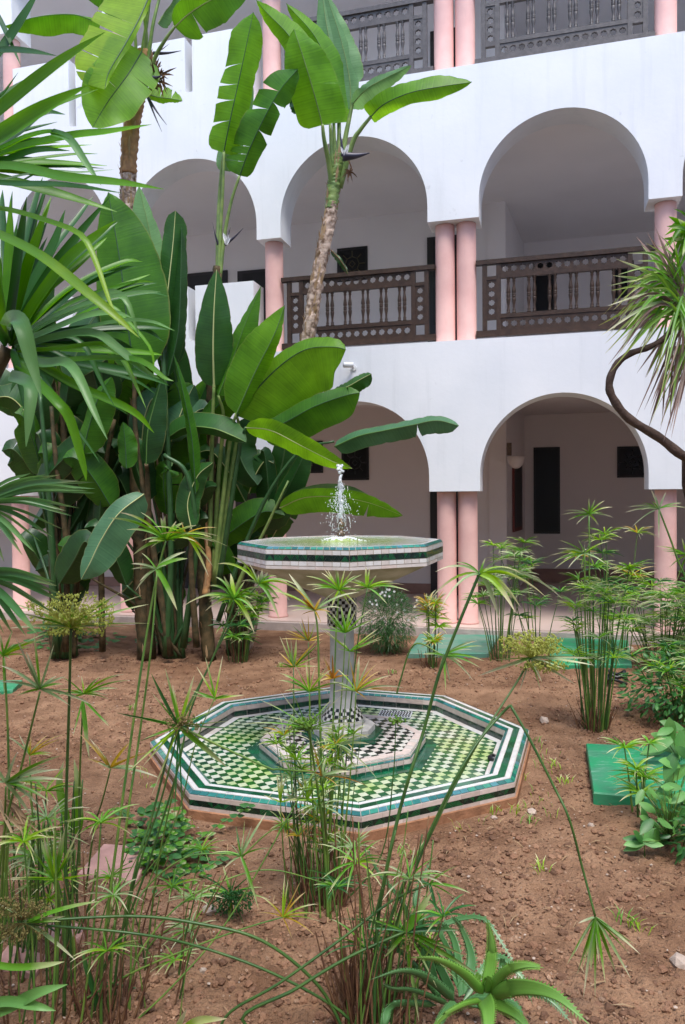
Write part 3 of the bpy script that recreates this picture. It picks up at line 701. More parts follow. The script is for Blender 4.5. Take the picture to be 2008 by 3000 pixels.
# raised basin
m = MB(); oct_solid(m, [(.10, .98), (.565, 1.195), (.580, 1.2), (.580, 1.312), (.562, 1.322), (.545, 1.322), (.54, 1.31), (0, 1.31)]); m.build('upper_basin', m_cone, fnt)
for k in range(8):
    front = k in (0, 1, 2, 3)
    for P in strip(k, .582, 1.308, .566, 1.3225, 13): put('basin_tile', P, .0025, m_tt, front)
    for P in strip(k, .5815, 1.281, .5815, 1.307, 10): put('basin_tile', P, .0025, m_tw[1:2] + m_tw[:1], front)
    for P, j in tris(k, .5815, 1.247, 1.280, 10): put('basin_triangle', P, .0025, m_td, front)
    for P in strip(k, .5815, 1.220, .5815, 1.246, 10): put('basin_tile', P, .0025, m_tw[1:2] + m_tw[:1], front)
    for P in strip(k, .5815, 1.201, .5815, 1.2185, 5, gap=.0005): put('basin_tile', P, .0025, m_tpink[:1] + m_tw[1:2], front)
    for P in strip(k, .5645, 1.3225, .545, 1.3225, 9): put('basin_tile', P, .002, m_tw, False)
for nm, (mb, ms) in loose.items(): mb.build(nm, ms, fnt, kind='stuff')
# water in the raised basin
mw = bpy.data.materials.new('rippled_water'); mw.use_nodes = True; n_ = mw.node_tree.nodes; l_ = mw.node_tree.links; b_ = n_['Principled BSDF']
b_.inputs['Roughness'].default_value = .06; b_.inputs['Specular IOR Level'].default_value = .6
ge = n_.new('ShaderNodeNewGeometry'); no_ = n_.new('ShaderNodeTexNoise'); no_.inputs['Scale'].default_value = 9; no_.inputs['Detail'].default_value = 5; l_.new(ge.outputs['Position'], no_.inputs['Vector'])
vd = n_.new('ShaderNodeVectorMath'); vd.operation = 'DISTANCE'; l_.new(ge.outputs['Position'], vd.inputs[0]); vd.inputs[1].default_value = (FC.x, FC.y, 1.32)
mr_ = n_.new('ShaderNodeMapRange'); mr_.inputs[1].default_value = .15; mr_.inputs[2].default_value = .55; l_.new(vd.outputs['Value'], mr_.inputs[0])
ad_ = n_.new('ShaderNodeMath'); ad_.operation = 'MULTIPLY_ADD'; l_.new(no_.outputs[0], ad_.inputs[0]); ad_.inputs[1].default_value = 1.3; l_.new(mr_.outputs[0], ad_.inputs[2])
rp = n_.new('ShaderNodeValToRGB'); rp.color_ramp.elements[0].position = .35; rp.color_ramp.elements[0].color = (.30, .40, .08, 1); rp.color_ramp.elements[1].position = .75; rp.color_ramp.elements[1].color = (.40, .48, .30, 1)
e_ = rp.color_ramp.elements.new(1.0); e_.color = (.55, .56, .52, 1)
d2 = n_.new('ShaderNodeMath'); d2.operation = 'MULTIPLY'; d2.inputs[1].default_value = .62; l_.new(ad_.outputs[0], d2.inputs[0]); l_.new(d2.outputs[0], rp.inputs[0]); l_.new(rp.outputs[0], b_.inputs['Base Color'])
wv = n_.new('ShaderNodeTexNoise'); wv.inputs['Scale'].default_value = 28; wv.inputs['Detail'].default_value = 3; l_.new(ge.outputs['Position'], wv.inputs['Vector'])
bp_ = n_.new('ShaderNodeBump'); bp_.inputs['Strength'].default_value = .35; bp_.inputs['Distance'].default_value = .01; l_.new(wv.outputs[0], bp_.inputs['Height']); l_.new(bp_.outputs[0], b_.inputs['Normal'])
m = MB(); rings = [.545, .45, .36, .28, .2, .15, .11, .08, .055, .03]
def wz(a): return 1.3215 + (.022 * math.exp(-((a - .02) / .07) ** 2)) 
for i in range(len(rings) - 1):
    for k in range(8):
        a0, a1 = rings[i], rings[i + 1]; m.quad(OV(k, a0, wz(a0)), OV(k + 1, a0, wz(a0)), OV(k + 1, a1, wz(a1)), OV(k, a1, wz(a1)))
wt = m.build('water', mw, kind='structure')
for p in wt.data.polygons: p.use_smooth = True
m_foam = mat('white_foam', (.82, .84, .85), .35, .5, 60, .1, .5, 120)
m = MB()
for i in range(260):
    a = rnd.uniform(0, 6.28); r = abs(rnd.gauss(0, .055)); blob(m, FC + Vector((math.cos(a) * r * 1.25, math.sin(a) * r, wz(r) + .0)), rnd.uniform(.006, .013) * (1.2 - r * 5 if r < .12 else .5), 0, .5)
m.build('water_foam', m_foam, kind='stuff', label='white foam bubbling round the nozzle in the raised basin', cat='foam')
m = MB(); nz = FC + ZV * 1.30
m.lathe(nz, [(0, .02), (.05, .018), (.055, .026), (.075, .026), (.08, .016), (.105, .016), (.11, .023), (.135, .022), (.14, .012), (.16, .011)], 12); m.build('nozzle', m_metal, fnt)
m_jet = bpy.data.materials.new('falling_water'); m_jet.use_nodes = True; q_ = m_jet.node_tree.nodes['Principled BSDF']
q_.inputs['Base Color'].default_value = (.9, .94, .97, 1); q_.inputs['Roughness'].default_value = .12; q_.inputs['Transmission Weight'].default_value = .4; q_.inputs['IOR'].default_value = 1.33; q_.inputs['Specular IOR Level'].default_value = .8
t = thing('water_jet', 'narrow jet of water rising from the nozzle in a spray of drops', 'water jet', FC + ZV * 1.46)
zt_ = 1.6 + (1451.5 - 1066 * K) / F * 4.61
m = MB(); n = 34
for w_ in range(3):
    ph = rnd.uniform(0, 6); pts = [FC + Vector((.006 * math.sin(i * .55 + ph) * i / n + (w_ - 1) * .004, .006 * math.cos(i * .7 + ph) * i / n, lerp(1.45, zt_ - w_ * .05, i / n))) for i in range(n + 1)]
    m.tube(pts, [(.0075 + .003 * math.sin(i * 1.3 + ph)) * (1.0 if i < n - 3 else .8) for i in range(n + 1)], 7)
for i in range(26): blob(m, FC + Vector((rnd.gauss(0, .007), rnd.gauss(0, .007), zt_ - .012 + rnd.gauss(0, .014))), rnd.uniform(.006, .012), 0, 1)
m.build('water_column', m_jet, t)
m = MB()
for i in range(1000):
    u = rnd.random(); a = rnd.uniform(0, 6.28)
    z = lerp(1.36, zt_ - .07, u); spread = .078 * math.sin(min(1, (1.08 - u) * 1.0) * math.pi * .55) * (1.15 if u < .55 else 1) * (1 - .55 * max(0, u - .75) / .25)
    r = abs(rnd.gauss(0, .55)) * spread
    if u < .2 and rnd.random() < .55: continue
    blob(m, FC + Vector((math.cos(a) * r, math.sin(a) * r, z)), rnd.uniform(.0012, .0032), 0, rnd.uniform(1, 1.9))
for i in range(46):
    a = rnd.uniform(0, 6.28); z = rnd.uniform(1.42, zt_ - .12); r = .012 + .06 * rnd.random() ** 1.5; p = FC + Vector((math.cos(a) * r, math.sin(a) * r, z)); m.tube([p, p - ZV * rnd.uniform(.02, .05) + Vector((math.cos(a), math.sin(a), 0)) * .006], [.0012, .0018], 4)
m.build('spray_drop', m_jet, t, kind='stuff')
# drain cover plate and black cap on the basin floor
dc = G(905, 1634, .05); t = thing('drain_grate', 'small white slatted grate on the basin floor behind the pillar', 'drain grate', dc)
dx_, dy_ = gx * 1, gy * 1
def flat(u): return u
ux = (G(945, 1640, .05) - G(870, 1636, .05)).normalized(); uy = ZV.cross(ux)
m = MB(); m.box(dc + ZV * .001, (.115, .075, .003), (ux, uy, ZV)); m.build('plate', m_tw[2], t)
sl = None
for i in range(11):
    for j in range(4):
        P = dc + ux * (-.1 + i * .02) + uy * (-.05 + j * .033) + ZV * .0055
        if sl is None:
            m = MB(); m.box((0, 0, 0), (.0045, .014, .0012), ((ux * .9 + uy * .35).normalized(), (uy * .9 - ux * .35).normalized(), ZV)); sl = m.build('slot', m_tb[0], t); o = sl
        else: o = bpy.data.objects.new('slot', sl.data); COL.objects.link(o); o.parent = t
        o.location = P; o['_w'] = 1
bc = G(1129, 1737, .05); t = thing('drain_plug', 'small round black cap lying on the basin floor near the right rim', 'cap', bc)
m = MB(); m.lathe(bc, [(0, .032), (.006, .034), (.016, .032), (.022, .026), (.024, .018)], 16); m.build('lid', m_blackpl, t)
m = MB(); m.lathe(bc + ZV * .0245, [(0, .009), (.008, .007)], 8); m.build('knob', m_blackpl, t)
# ------------------------------------------------------------------ plant builders (coordinates: picture x, picture y, distance in metres)
def px2m(w, Y): return w * K * Y / F
def P3(p): return A(p[0], p[1], p[2])
def frame2d(a, b):
    dx, dy = b[0] - a[0], b[1] - a[1]; L = math.hypot(dx, dy) or 1; dx /= L; dy /= L
    return RT * dy + UP * dx      # left of travel, in the plane square to the view
def prof(t, tb, tt, e=.75):
    a = 1.0; b = 1.0
    if t < tb: a = math.sqrt(max(0, 1 - (1 - t / tb) ** 2)) 
    if t > tt: b = max(0, 1 - ((t - tt) / (1 - tt)) ** 1.7) ** e
    return a * b
def leaf(parent, pts, wl, wr, dl, dr, mt, tears=(), rows=30, tb=.30, tt=.45, rib=.006, wav=.012, ribm=None, name='leaf', curl=0.0, e=.75):
    Q2 = crom([Vector(p) for p in pts], rows); Q = [P3(q) for q in Q2]
    tg = {}
    for t, side, gap in tears: tg.setdefault(round(t * rows), []).append((side, gap))
    m = MB(); L = [0]
    for i in range(rows): L.append(L[-1] + (Q[i + 1] - Q[i]).length)
    ph = rnd.uniform(0, 9); NU = 5
    for side in (1, -1):
        w, dd = (wl, dl) if side == 1 else (wr, dr); prev = None
        for i in range(rows + 1):
            lat = frame2d(Q2[max(i - 1, 0)], Q2[min(i + 1, rows)]) * side; T = (Q[min(i + 1, rows)] - Q[max(i - 1, 0)]).normalized()
            k = prof(i / rows, tb, tt, e); wm = px2m(w, Q2[i].z) * k
            def row(shift, kk):
                r = []
                for u in range(NU):
                    f = u / (NU - 1)
                    p = Q[i] + lat * wm * f * (1 - .12 * abs(curl) * f) + FWD * (dd * k * f + curl * k * f * f * .08 + wav * k * f * f * math.sin(i * .55 + ph + side) + wav * .6 * noise.noise(Vector((i * .31, f * 2, ph))) * f) + T * (shift * f * f * kk)
                    p = p + ZV * (-.02 * f * f * k * abs(dd) * 3)
                    if i % 3 == 0 and u == NU - 1: p = p + lat * px2m(rnd.uniform(-2.2, .8), Q2[i].z)
                    m.v.append(tuple(p)); r.append(len(m.v) - 1)
                return r
            gaps = [g_ for s_, g_ in tg.get(i, []) if s_ in (side, 0)]
            if gaps and 0 < i < rows:
                g_ = gaps[0]; r1 = row(-g_ * .5, 1); r2 = row(g_ * .5, 1)
            else: r1 = r2 = row(0, 0)
            if prev:
                for u in range(NU - 1):
                    uv = [(side * u / (NU - 1), L[i - 1]), (side * (u + 1) / (NU - 1), L[i - 1]), (side * (u + 1) / (NU - 1), L[i]), (side * u / (NU - 1), L[i])]
                    idx = (prev[u], prev[u + 1], r1[u + 1], r1[u])
                    if side == 1: idx = idx[::-1]; uv = uv[::-1]
                    m.face(idx, 0, uv, True)
            prev = r2
    o = m.build(name, mt, parent)
    r = MB(); r.tube([q - FWD * .002 for q in Q], [lerp(rib, rib * .25, i / rows) for i in range(rows + 1)], 5, cap=False); r.build('midrib', ribm or mt_rib(mt), o)
    return o
def mt_rib(mt): return {L_drk: m_petd, L_mid: m_petd, L_drr: m_ribpale, L_gry: m_ribpale, L_pal: m_petiole}.get(mt, m_ribg)
m_ribpale = mat('midrib_pale', (.44, .48, .20), .45, .4)
m_ribg = mat('midrib_green', (.09, .20, .04), .45, .4)
def tube(parent, name, pts, rad, mt, n=7, seg=None, jit=0, kind=None):
    Q = [P3(p) if not isinstance(p, Vector) else p for p in pts]
    k = seg or max(6, 4 * len(Q)); Q = crom(Q, k)
    if hasattr(rad, '__len__'): rr = [lerp(rad[0], rad[-1], i / k) if len(rad) == 2 else rad[min(int(i / k * (len(rad) - 1)), len(rad) - 1)] for i in range(k + 1)]
    else: rr = rad
    m = MB(); m.tube(Q, rr, n, jit=jit, uv=True); return m.build(name, mt, parent, kind=kind)
def ribbon(m, Q, lat, w, fold=.25, uvl=None, tb=.15, tt=.5, mi=0, e=1.0, nrm=None):
    n = len(Q) - 1; base = len(m.v)
    for i, q in enumerate(Q):
        k = max(.04, prof(i / n, tb, tt, e) if i > 0 else .45) ; l = lat[i] if isinstance(lat, list) else lat
        T = (Q[min(i + 1, n)] - Q[max(i - 1, 0)]).normalized(); nn = T.cross(l).normalized()
        for s in (-1, 0, 1): m.v.append(tuple(q + l * w * .5 * k * s + nn * (w * fold * k * abs(s))))
    for i in range(n):
        for s in (0, 1):
            a = base + 3 * i + s; m.face((a, a + 1, a + 4, a + 3), mi, [(s - 1, i / n), (s, i / n), (s, (i + 1) / n), (s - 1, (i + 1) / n)], True)
def strap(parent, pts, wpx, mt, tw=0.0, name='leaf', n=18, tb=.05, tt=.5, fold=.3, e=.9, tw2=None):
    """long leaf given by points with distances"""
    Q2 = crom([Vector(p) for p in pts], n); Q = [P3(q) for q in Q2]; lat = []
    for i in range(n + 1):
        f = frame2d(Q2[max(i - 1, 0)], Q2[min(i + 1, n)]); a = lerp(tw, tw2 if tw2 is not None else tw, i / n); lat.append(f * math.cos(a) + FWD * math.sin(a))
    m = MB(); ribbon(m, Q, lat, px2m(wpx, Q2[n // 2].z), fold, tb=tb, tt=tt, e=e); return m.build(name, mt, parent)
def bract(m, c, tip, w, arch, mi=0, n=7, droop=.0):
    d = tip - c; L = d.length; mid = c + d * .45 + ZV * (arch * L); Q = []
    for i in range(n + 1):
        t = i / n; Q.append(c * (1 - t) ** 2 + mid * 2 * t * (1 - t) + tip * t * t)
    view = (c - EYE).normalized(); lat = []
    a = rnd.uniform(-.9, .9)
    for i in range(n + 1):
        T = (Q[min(i + 1, n)] - Q[max(i - 1, 0)]).normalized(); l = T.cross(view)
        if l.length < .05: l = T.cross(ZV)
        l.normalize(); lat.append(l * math.cos(a) + T.cross(l) * math.sin(a))
    ribbon(m, Q, lat, w, .3, tb=.12, tt=.5, mi=mi, e=.8)
def head(parent, x, y, Y, tips, wpx, mts, arch=.16, single=True, dsp=.45, extra=0, name='bract'):
    c = A(x, y, Y); mb = MB(); pal = mts if isinstance(mts, (list, tuple)) else [mts]
    tips = list(tips); low_ = all(q[1] > y for q in tips); extra += max(5, len(tips) // 2)
    if extra:
        Ls = [math.hypot(t[0] - x, t[1] - y) for t in tips]; Lm = sum(Ls) / len(Ls)
        for i in range(extra):
            a = rnd.uniform(0, 6.28); L = Lm * rnd.uniform(.5, 1.15); tips.append((x + math.cos(a) * L * (.5 if low_ else 1), y - abs(math.sin(a)) * L * (-1 if low_ else rnd.uniform(-.2, .8)), 'r'))
    for t in tips:
        Lp = math.hypot(t[0] - x, t[1] - y); full = px2m(Lp, Y); dz = rnd.uniform(-dsp, dsp) * full
        w = px2m(wpx * .58 * rnd.uniform(.8, 1.15), Y) * (.8 if len(t) > 2 and t[2] == 'r' else 1)
        if len(t) > 2 and t[2] != 'r': w = px2m(t[2] * .8, Y)
        tip = A(t[0], t[1], max(.6, Y + dz)); ar = arch * (1 if t[1] > y - Lp * .8 else .2)
        if single:
            mb1 = MB(); bract(mb1, c, tip, w, ar); mb1.build(name, rnd.choice(pal), parent)
        else: bract(mb, c, tip, w, ar, rnd.randrange(len(pal)), 5)
    if not single: mb.build('bract_whorl', pal, parent)
def rhead(parent, c, R_, nb, wm, mts, up=.25, dr=.1):
    """whorl of narrow leaves round a stem tip, in world space"""
    mb = MB(); pal = mts if isinstance(mts, (list, tuple)) else [mts]; a0 = rnd.uniform(0, 6)
    for i in range(nb):
        a = a0 + i * 2.4 + rnd.uniform(-.3, .3); L = R_ * rnd.uniform(.65, 1.1); el = rnd.uniform(-.25, .9) * up * 2
        tip = c + Vector((math.cos(a) * L * math.cos(el), math.sin(a) * L * math.cos(el), L * math.sin(el) - dr * L)); bract(mb, c, tip, wm * rnd.uniform(.8, 1.2), .22, rnd.randrange(len(pal)), 5)
    mb.build('bract_whorl', pal, parent)
def umbel(parent, x, y, Y, rx, ry, mt, n=46, up=1.0, dens=5, name='flower_head'):
    m = MB(); c = A(x, y, Y)
    for i in range(n):
        a = rnd.uniform(0, 6.28); r = math.sqrt(rnd.random()); px = x + math.cos(a) * rx * r; py = y - ry * (.15 + .85 * rnd.random()) * up * (1 - .35 * r); dY = px2m(rx, Y) * math.sin(a) * r * .8
        tip = A(px, py, Y + dY); mid = (c + tip) / 2 + ZV * .006
        m.tube([c, mid, tip], px2m(.55, Y), 3, sm=False, cap=False)
        for j in range(dens):
            q = tip + Vector((rnd.gauss(0, 1), rnd.gauss(0, 1), rnd.gauss(0, 1))) * px2m(4.2, Y); m.tube([tip, q], px2m(.45, Y), 3, sm=False, cap=False); blob(m, q, px2m(rnd.uniform(1.2, 2.5), Y), 0, 1.4)
    m.build(name, mt, parent)
def stem(parent, pts, wpx, mt=None, taper=.6):
    pts = [pts[0]] + [(p[0] + rnd.uniform(-2.2, 2.2), p[1], p[2]) if i < len(pts) - 2 else p for i, p in enumerate(pts[1:])] if not isinstance(pts[0], Vector) else pts
    Y = pts[0][2] if not isinstance(pts[0], Vector) else pts[0].y; r = px2m(wpx, Y) / 2
    return tube(parent, 'stem', pts, [r, r * taper], mt or m_stem, 6, 5 * len(pts))
def base_tuft(parent, c, r, n, h, mt):
    m = MB()
    for i in range(int(n * .55)):
        a = rnd.uniform(0, 6.28); q = r * .75 * math.sqrt(rnd.random()); b = Vector((c.x + math.cos(a) * q, c.y + math.sin(a) * q, hgt(c.x, c.y) - .01)); hh = h * .7 * rnd.uniform(.2, 1)
        tp = b + Vector((math.cos(a) * q * .6 + rnd.gauss(0, .02), math.sin(a) * q * .6 + rnd.gauss(0, .02), hh)); m.tube([b, (b + tp) / 2 + Vector((rnd.gauss(0, .006), 0, 0)), tp], [.004, .0035, .0018], 4, cap=False)
    m.build('dry_sheaths', mt, parent, kind='stuff')

# ------------------------------------------------------------------ birds of paradise (giant white strelitzia)
def gz(Y): return (1451.5 + 1.6 * F / Y) / K       # picture y of the ground at distance Y
def trunk(t, pts, r0, r1, mt, name='trunk', fib=40):
    o = tube(t, name, pts, [r0, r1], mt, 14, 10 * len(pts), jit=.16)
    Q = crom([P3(p) for p in pts], 60); m = MB()
    for i in range(fib):
        k = rnd.randrange(0, 56); p = Q[k]; a = rnd.uniform(0, 6.28); d = Vector((math.cos(a), math.sin(a), 0)); rr = lerp(r0, r1, k / 60) * .98
        tt_ = (Q[k + 3] - Q[k]).normalized(); L = rnd.uniform(.05, .2); q0 = p + d * rr; q1 = q0 + tt_ * L * .6 + d * .006; q2 = q0 + tt_ * L + d * rnd.uniform(.002, .035)
        side = d.cross(ZV); ribbon(m, [q0, q1, q2], side, rnd.uniform(.012, .035), .1, tb=.1, tt=.5)
    m.build('bark_strips', [B_dry], o, kind='stuff')
    return o
def flower(t, x, y, Y, tips, wt_=True):
    for (tx, ty, w) in tips:
        m = MB(); c = A(x, y, Y); tp = A(tx, ty, Y - .05); mid = (c + tp) / 2 - ZV * .01
        m.tube(crom([c, mid, tp], 8), [px2m(w * (1 - .9 * (i / 8)), Y) / 2 for i in range(9)], 7); m.build('spathe', m_spathe, t)
    if wt_:
        m = MB(); c = A(x + 3, y, Y - .03)
        for i in range(6): bract(m, c, A(x + rnd.uniform(-6, 14), y - rnd.uniform(10, 34), Y - .05), px2m(6, Y), .05)
        m.build('petals', m_white, t)

t = tallA = thing('bird_of_paradise_tree', 'tallest bird of paradise tree with orange sheathed trunk and lime backlit leaves, upper left', 'bird of paradise tree', A(330, gz(7.4), 7.4))
trunk(t, [(335, gz(7.4), 7.4), (318, 1100, 7.4), (302, 700, 7.4), (295, 500, 7.4)], .085, .075, m_barkd, fib=50)
trunk(t, [(295, 502, 7.4), (294, 450, 7.4), (294, 400, 7.4)], .075, .072, m_bark, 'upper_trunk', fib=40)
trunk(t, [(294, 400, 7.4), (297, 330, 7.4), (306, 260, 7.4), (318, 200, 7.4), (332, 120, 7.4)], .075, .085, m_barkor, 'crown_sheath', fib=60)
for pts in ([(315, 260, 7.4), (325, 130, 7.35), (338, 40, 7.3), (345, -20, 7.3)], [(322, 240, 7.4), (340, 130, 7.35), (352, 50, 7.3), (372, -30, 7.3)], [(325, 230, 7.4), (352, 140, 7.3), (378, 92, 7.2), (400, 62, 7.15)],
            [(312, 240, 7.45), (312, 120, 7.5), (305, 20, 7.5)], [(328, 200, 7.4), (336, 110, 7.4), (330, 20, 7.4), (327, -20, 7.4)]):
    tube(t, 'petiole', pts, [.024, .012], m_petiole, 7)
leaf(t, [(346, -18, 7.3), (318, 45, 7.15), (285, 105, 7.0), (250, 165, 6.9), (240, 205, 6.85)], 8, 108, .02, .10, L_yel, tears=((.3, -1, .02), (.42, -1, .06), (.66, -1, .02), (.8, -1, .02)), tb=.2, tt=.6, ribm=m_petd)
leaf(t, [(325, 118, 7.3), (292, 172, 7.1), (246, 235, 7.0), (212, 292, 6.95)], 60, 62, .05, -.12, L_bri, tears=((.3, 1, .02), (.5, -1, .03)), tb=.15, tt=.55, ribm=m_petd)
leaf(t, [(230, 55, 7.5), (170, 34, 7.2), (90, 38, 7.0), (10, 60, 6.9)], 18, 22, .16, .14, L_bri, tb=.3, tt=.6)
leaf(t, [(400, 62, 7.15), (438, 28, 7.0), (500, -8, 6.9), (575, -30, 6.9)], 20, 46, -.1, .08, L_mid, tears=((.33, -1, .06),), tb=.22, tt=.6, ribm=m_ribpale)
leaf(t, [(372, -30, 7.3), (392, -60, 7.2), (440, -120, 7.1)], 28, 30, .05, .05, L_pal)
leaf(t, [(362, 55, 7.3), (378, 28, 7.3), (395, 5, 7.25), (410, -35, 7.2)], 8, 12, .05, .1, L_pal)
leaf(t, [(330, 212, 7.5), (360, 222, 7.5), (392, 226, 7.5), (418, 231, 7.5)], 34, 6, .05, .05, L_bri, tears=((.4, 1, .05), (.65, 1, .05)), tb=.3, tt=.3)
leaf(t, [(305, 20, 7.5), (255, -20, 7.5), (170, -40, 7.5)], 40, 44, .1, .1, L_mid)
flower(t, 352, 122, 7.3, ((415, 116, 9), (388, 100, 4)), False); flower(t, 338, 222, 7.3, ((382, 286, 7), (371, 302, 6)), False)
m = MB()
for i in range(70): bract(m, A(358 + rnd.gauss(0, 6), 178 + rnd.gauss(0, 12), 7.3), A(360 + rnd.gauss(0, 16), 176 + rnd.gauss(0, 24), 7.3 + rnd.gauss(0, .05)), px2m(5, 7.3), .1, 0, 3)
m.build('withered_flower', m_straw, t); flower(t, 345, 178, 7.25, ((372, 172, 12),), False)

t = tallC = thing('bird_of_paradise_tree', 'bird of paradise tree with pale leaning trunk in front of the first floor railing', 'bird of paradise tree', A(560, gz(7.6), 7.6))
trunk(t, [(560, gz(7.6), 7.6), (610, 1200, 7.6), (665, 940, 7.55), (702, 790, 7.5), (716, 700, 7.5), (730, 620, 7.5), (746, 545, 7.5), (762, 465, 7.5)], .078, .062, m_bark, fib=150)
trunk(t, [(758, 480, 7.5), (764, 430, 7.5), (768, 395, 7.5), (772, 355, 7.5)], .062, .07, m_petiole, 'crown_sheath', fib=24)
for pts in ([(762, 440, 7.5), (752, 370, 7.4), (742, 320, 7.3), (738, 284, 7.25)], [(766, 430, 7.5), (760, 360, 7.45), (756, 285, 7.45)], [(770, 420, 7.5), (766, 350, 7.5), (764, 280, 7.5)],
            [(776, 420, 7.5), (790, 320, 7.5), (800, 270, 7.5), (808, 232, 7.5)], [(778, 430, 7.5), (806, 330, 7.4), (826, 296, 7.35), (850, 266, 7.3)], [(772, 420, 7.5), (776, 320, 7.6), (775, 200, 7.6)]):
    tube(t, 'petiole', pts, [.03, .015], m_petiole, 7)
leaf(t, [(756, 285, 7.45), (722, 190, 7.4), (668, 90, 7.4), (612, 30, 7.35), (586, 0, 7.3)], 22, 44, .12, .06, L_bri, tb=.15, tt=.3, e=1, ribm=m_ribg)
leaf(t, [(768, 282, 7.55), (762, 190, 7.55), (725, 90, 7.5), (655, 8, 7.45)], 32, 40, .08, .08, L_bri, tb=.15, tt=.35, ribm=m_ribg)
leaf(t, [(775, 200, 7.6), (762, 130, 7.6), (748, 60, 7.6), (735, -30, 7.6)], 32, 66, .05, .1, L_pal, tb=.2, tt=.3)
leaf(t, [(803, 250, 7.6), (800, 180, 7.6), (780, 90, 7.6), (748, -10, 7.6)], 60, 22, .05, .1, L_pal, tb=.2, tt=.3)
leaf(t, [(738, 286, 7.25), (722, 225, 7.15), (700, 150, 7.05), (684, 100, 7.0), (673, 66, 7.0)], 50, 66, .10, .14, L_bri, tears=((.38, -1, .02),), tb=.16, tt=.42, ribm=m_petiole)
leaf(t, [(806, 240, 7.5), (838, 205, 7.3), (880, 180, 7.2), (942, 150, 7.1)], 16, 16, .02, .12, L_pal, tb=.25, tt=.5)
leaf(t, [(848, 268, 7.3), (880, 238, 7.1), (940, 212, 6.95), (1010, 198, 6.9), (1080, 188, 6.9)], 34, 10, .05, .12, L_bri, tb=.12, tt=.7, ribm=m_petd)
leaf(t, [(700, 255, 7.7), (690, 225, 7.7), (680, 200, 7.7)], 30, 20, .05, .1, L_drk)
flower(t, 786, 358, 7.3, ((846, 350, 22), (778, 300, 10))); 
m = MB()
for i in range(26): bract(m, A(800 + rnd.gauss(0, 3), 392, 7.35), A(802 + rnd.gauss(0, 9), 395 + rnd.gauss(0, 14), 7.35), px2m(3, 7.3), .1, 0, 3)
m.build('withered_flower', m_straw, t)
leaf(t, [(757, 572, 7.35), (775, 590, 7.3), (790, 612, 7.3), (797, 628, 7.3)], 5, 6, .02, .04, L_drk, ribm=m_straw, name='dead_sheath')

t = tallB = thing('bird_of_paradise_tree', 'bird of paradise tree in the middle left with torn upright leaves', 'bird of paradise tree', A(478, gz(7.3), 7.3))
trunk(t, [(478, gz(7.3), 7.3), (468, 1320, 7.3), (478, 1150, 7.3), (486, 1000, 7.3), (484, 880, 7.3), (492, 700, 7.3), (498, 610, 7.3)], .065, .04, m_barkd, fib=60)
trunk(t, [(470, 1360, 7.2), (478, 1300, 7.2), (474, 1230, 7.2), (468, 1170, 7.2)], .035, .02, m_barkor, 'old_sheath', fib=8)
for pts in ([(500, 640, 7.3), (504, 540, 7.3), (510, 440, 7.25), (513, 345, 7.2)], [(503, 640, 7.3), (514, 540, 7.3), (530, 460, 7.25), (549, 402, 7.2)], [(498, 640, 7.3), (500, 500, 7.4), (506, 400, 7.4), (512, 350, 7.4)]):
    tube(t, 'petiole', pts, [.022, .012], m_petiole, 7)
leaf(t, [(512, 350, 7.2), (528, 270, 7.1), (548, 180, 7.05), (566, 95, 7.0), (580, 28, 7.0)], 46, 28, .10, .14, L_bri, tears=((.22, 1, .035), (.38, 1, .05), (.47, 1, .03), (.6, 1, .02)), tb=.12, tt=.8, e=.5, wav=.03, ribm=m_petd)
leaf(t, [(549, 402, 7.2), (572, 340, 7.1), (606, 268, 7.0), (642, 205, 6.95), (682, 158, 6.95)], 54, 24, .12, .08, L_mid, tears=((.14, 1, .03), (.2, 1, .05), (.28, 1, .04), (.56, 1, .06), (.74, 1, .07), (.4, -1, .09), (.62, -1, .08)), tb=.2, tt=.75, e=.5, wav=.03, ribm=m_petd)
leaf(t, [(512, 390, 7.4), (520, 340, 7.4), (545, 280, 7.4), (580, 200, 7.4)], 26, 26, .1, .1, L_pal)
flower(t, 500, 560, 7.3, ((489, 522, 7), (486, 508, 3)), False); flower(t, 515, 560, 7.25, ((557, 522, 8), (528, 520, 5)))
leaf(t, [(490, 885, 7.0), (488, 800, 6.9), (490, 710, 6.85), (496, 617, 6.85)], 46, 44, .08, .08, L_drr, tb=.32, tt=.38, rib=.011)
tube(t, 'petiole', [(480, 1250, 7.2), (486, 1000, 7.1), (490, 880, 7.0)], [.025, .014], m_petiole)
leaf(t, [(500, 905, 7.0), (530, 830, 6.95), (560, 745, 6.9), (597, 655, 6.9)], 30, 44, .14, .04, L_mid, tb=.3, tt=.35, ribm=m_ribg, e=1)
leaf(t, [(541, 948, 6.9), (585, 850, 6.8), (628, 765, 6.75), (652, 698, 6.75)], 62, 16, .04, .14, L_bri, tb=.3, tt=.4, rib=.008, e=1)
leaf(t, [(543, 952, 7.0), (590, 888, 6.95), (650, 830, 6.9), (705, 798, 6.85), (765, 794, 6.8), (792, 800, 6.8)], 26, 96, .04, .14, L_bri, tb=.35, tt=.7, rib=.008, ribm=m_petd, e=.7)
for pts in ([(490, 1330, 7.2), (510, 1150, 7.1), (528, 1000, 7.0), (541, 945, 6.9)], [(492, 1340, 7.2), (520, 1140, 7.15), (545, 990, 7.1), (543, 952, 7.0)], [(488, 1330, 7.25), (500, 1100, 7.2), (512, 960, 7.1), (500, 905, 7.0)]):
    tube(t, 'petiole', pts, [.028, .012], m_petiole, 7)
leaf(t, [(600, 1000, 7.1), (650, 955, 7.1), (700, 915, 7.1), (742, 905, 7.1)], 34, 20, .05, .1, L_drk, tears=((.6, 1, .03), (.4, 1, .03)), tb=.2)
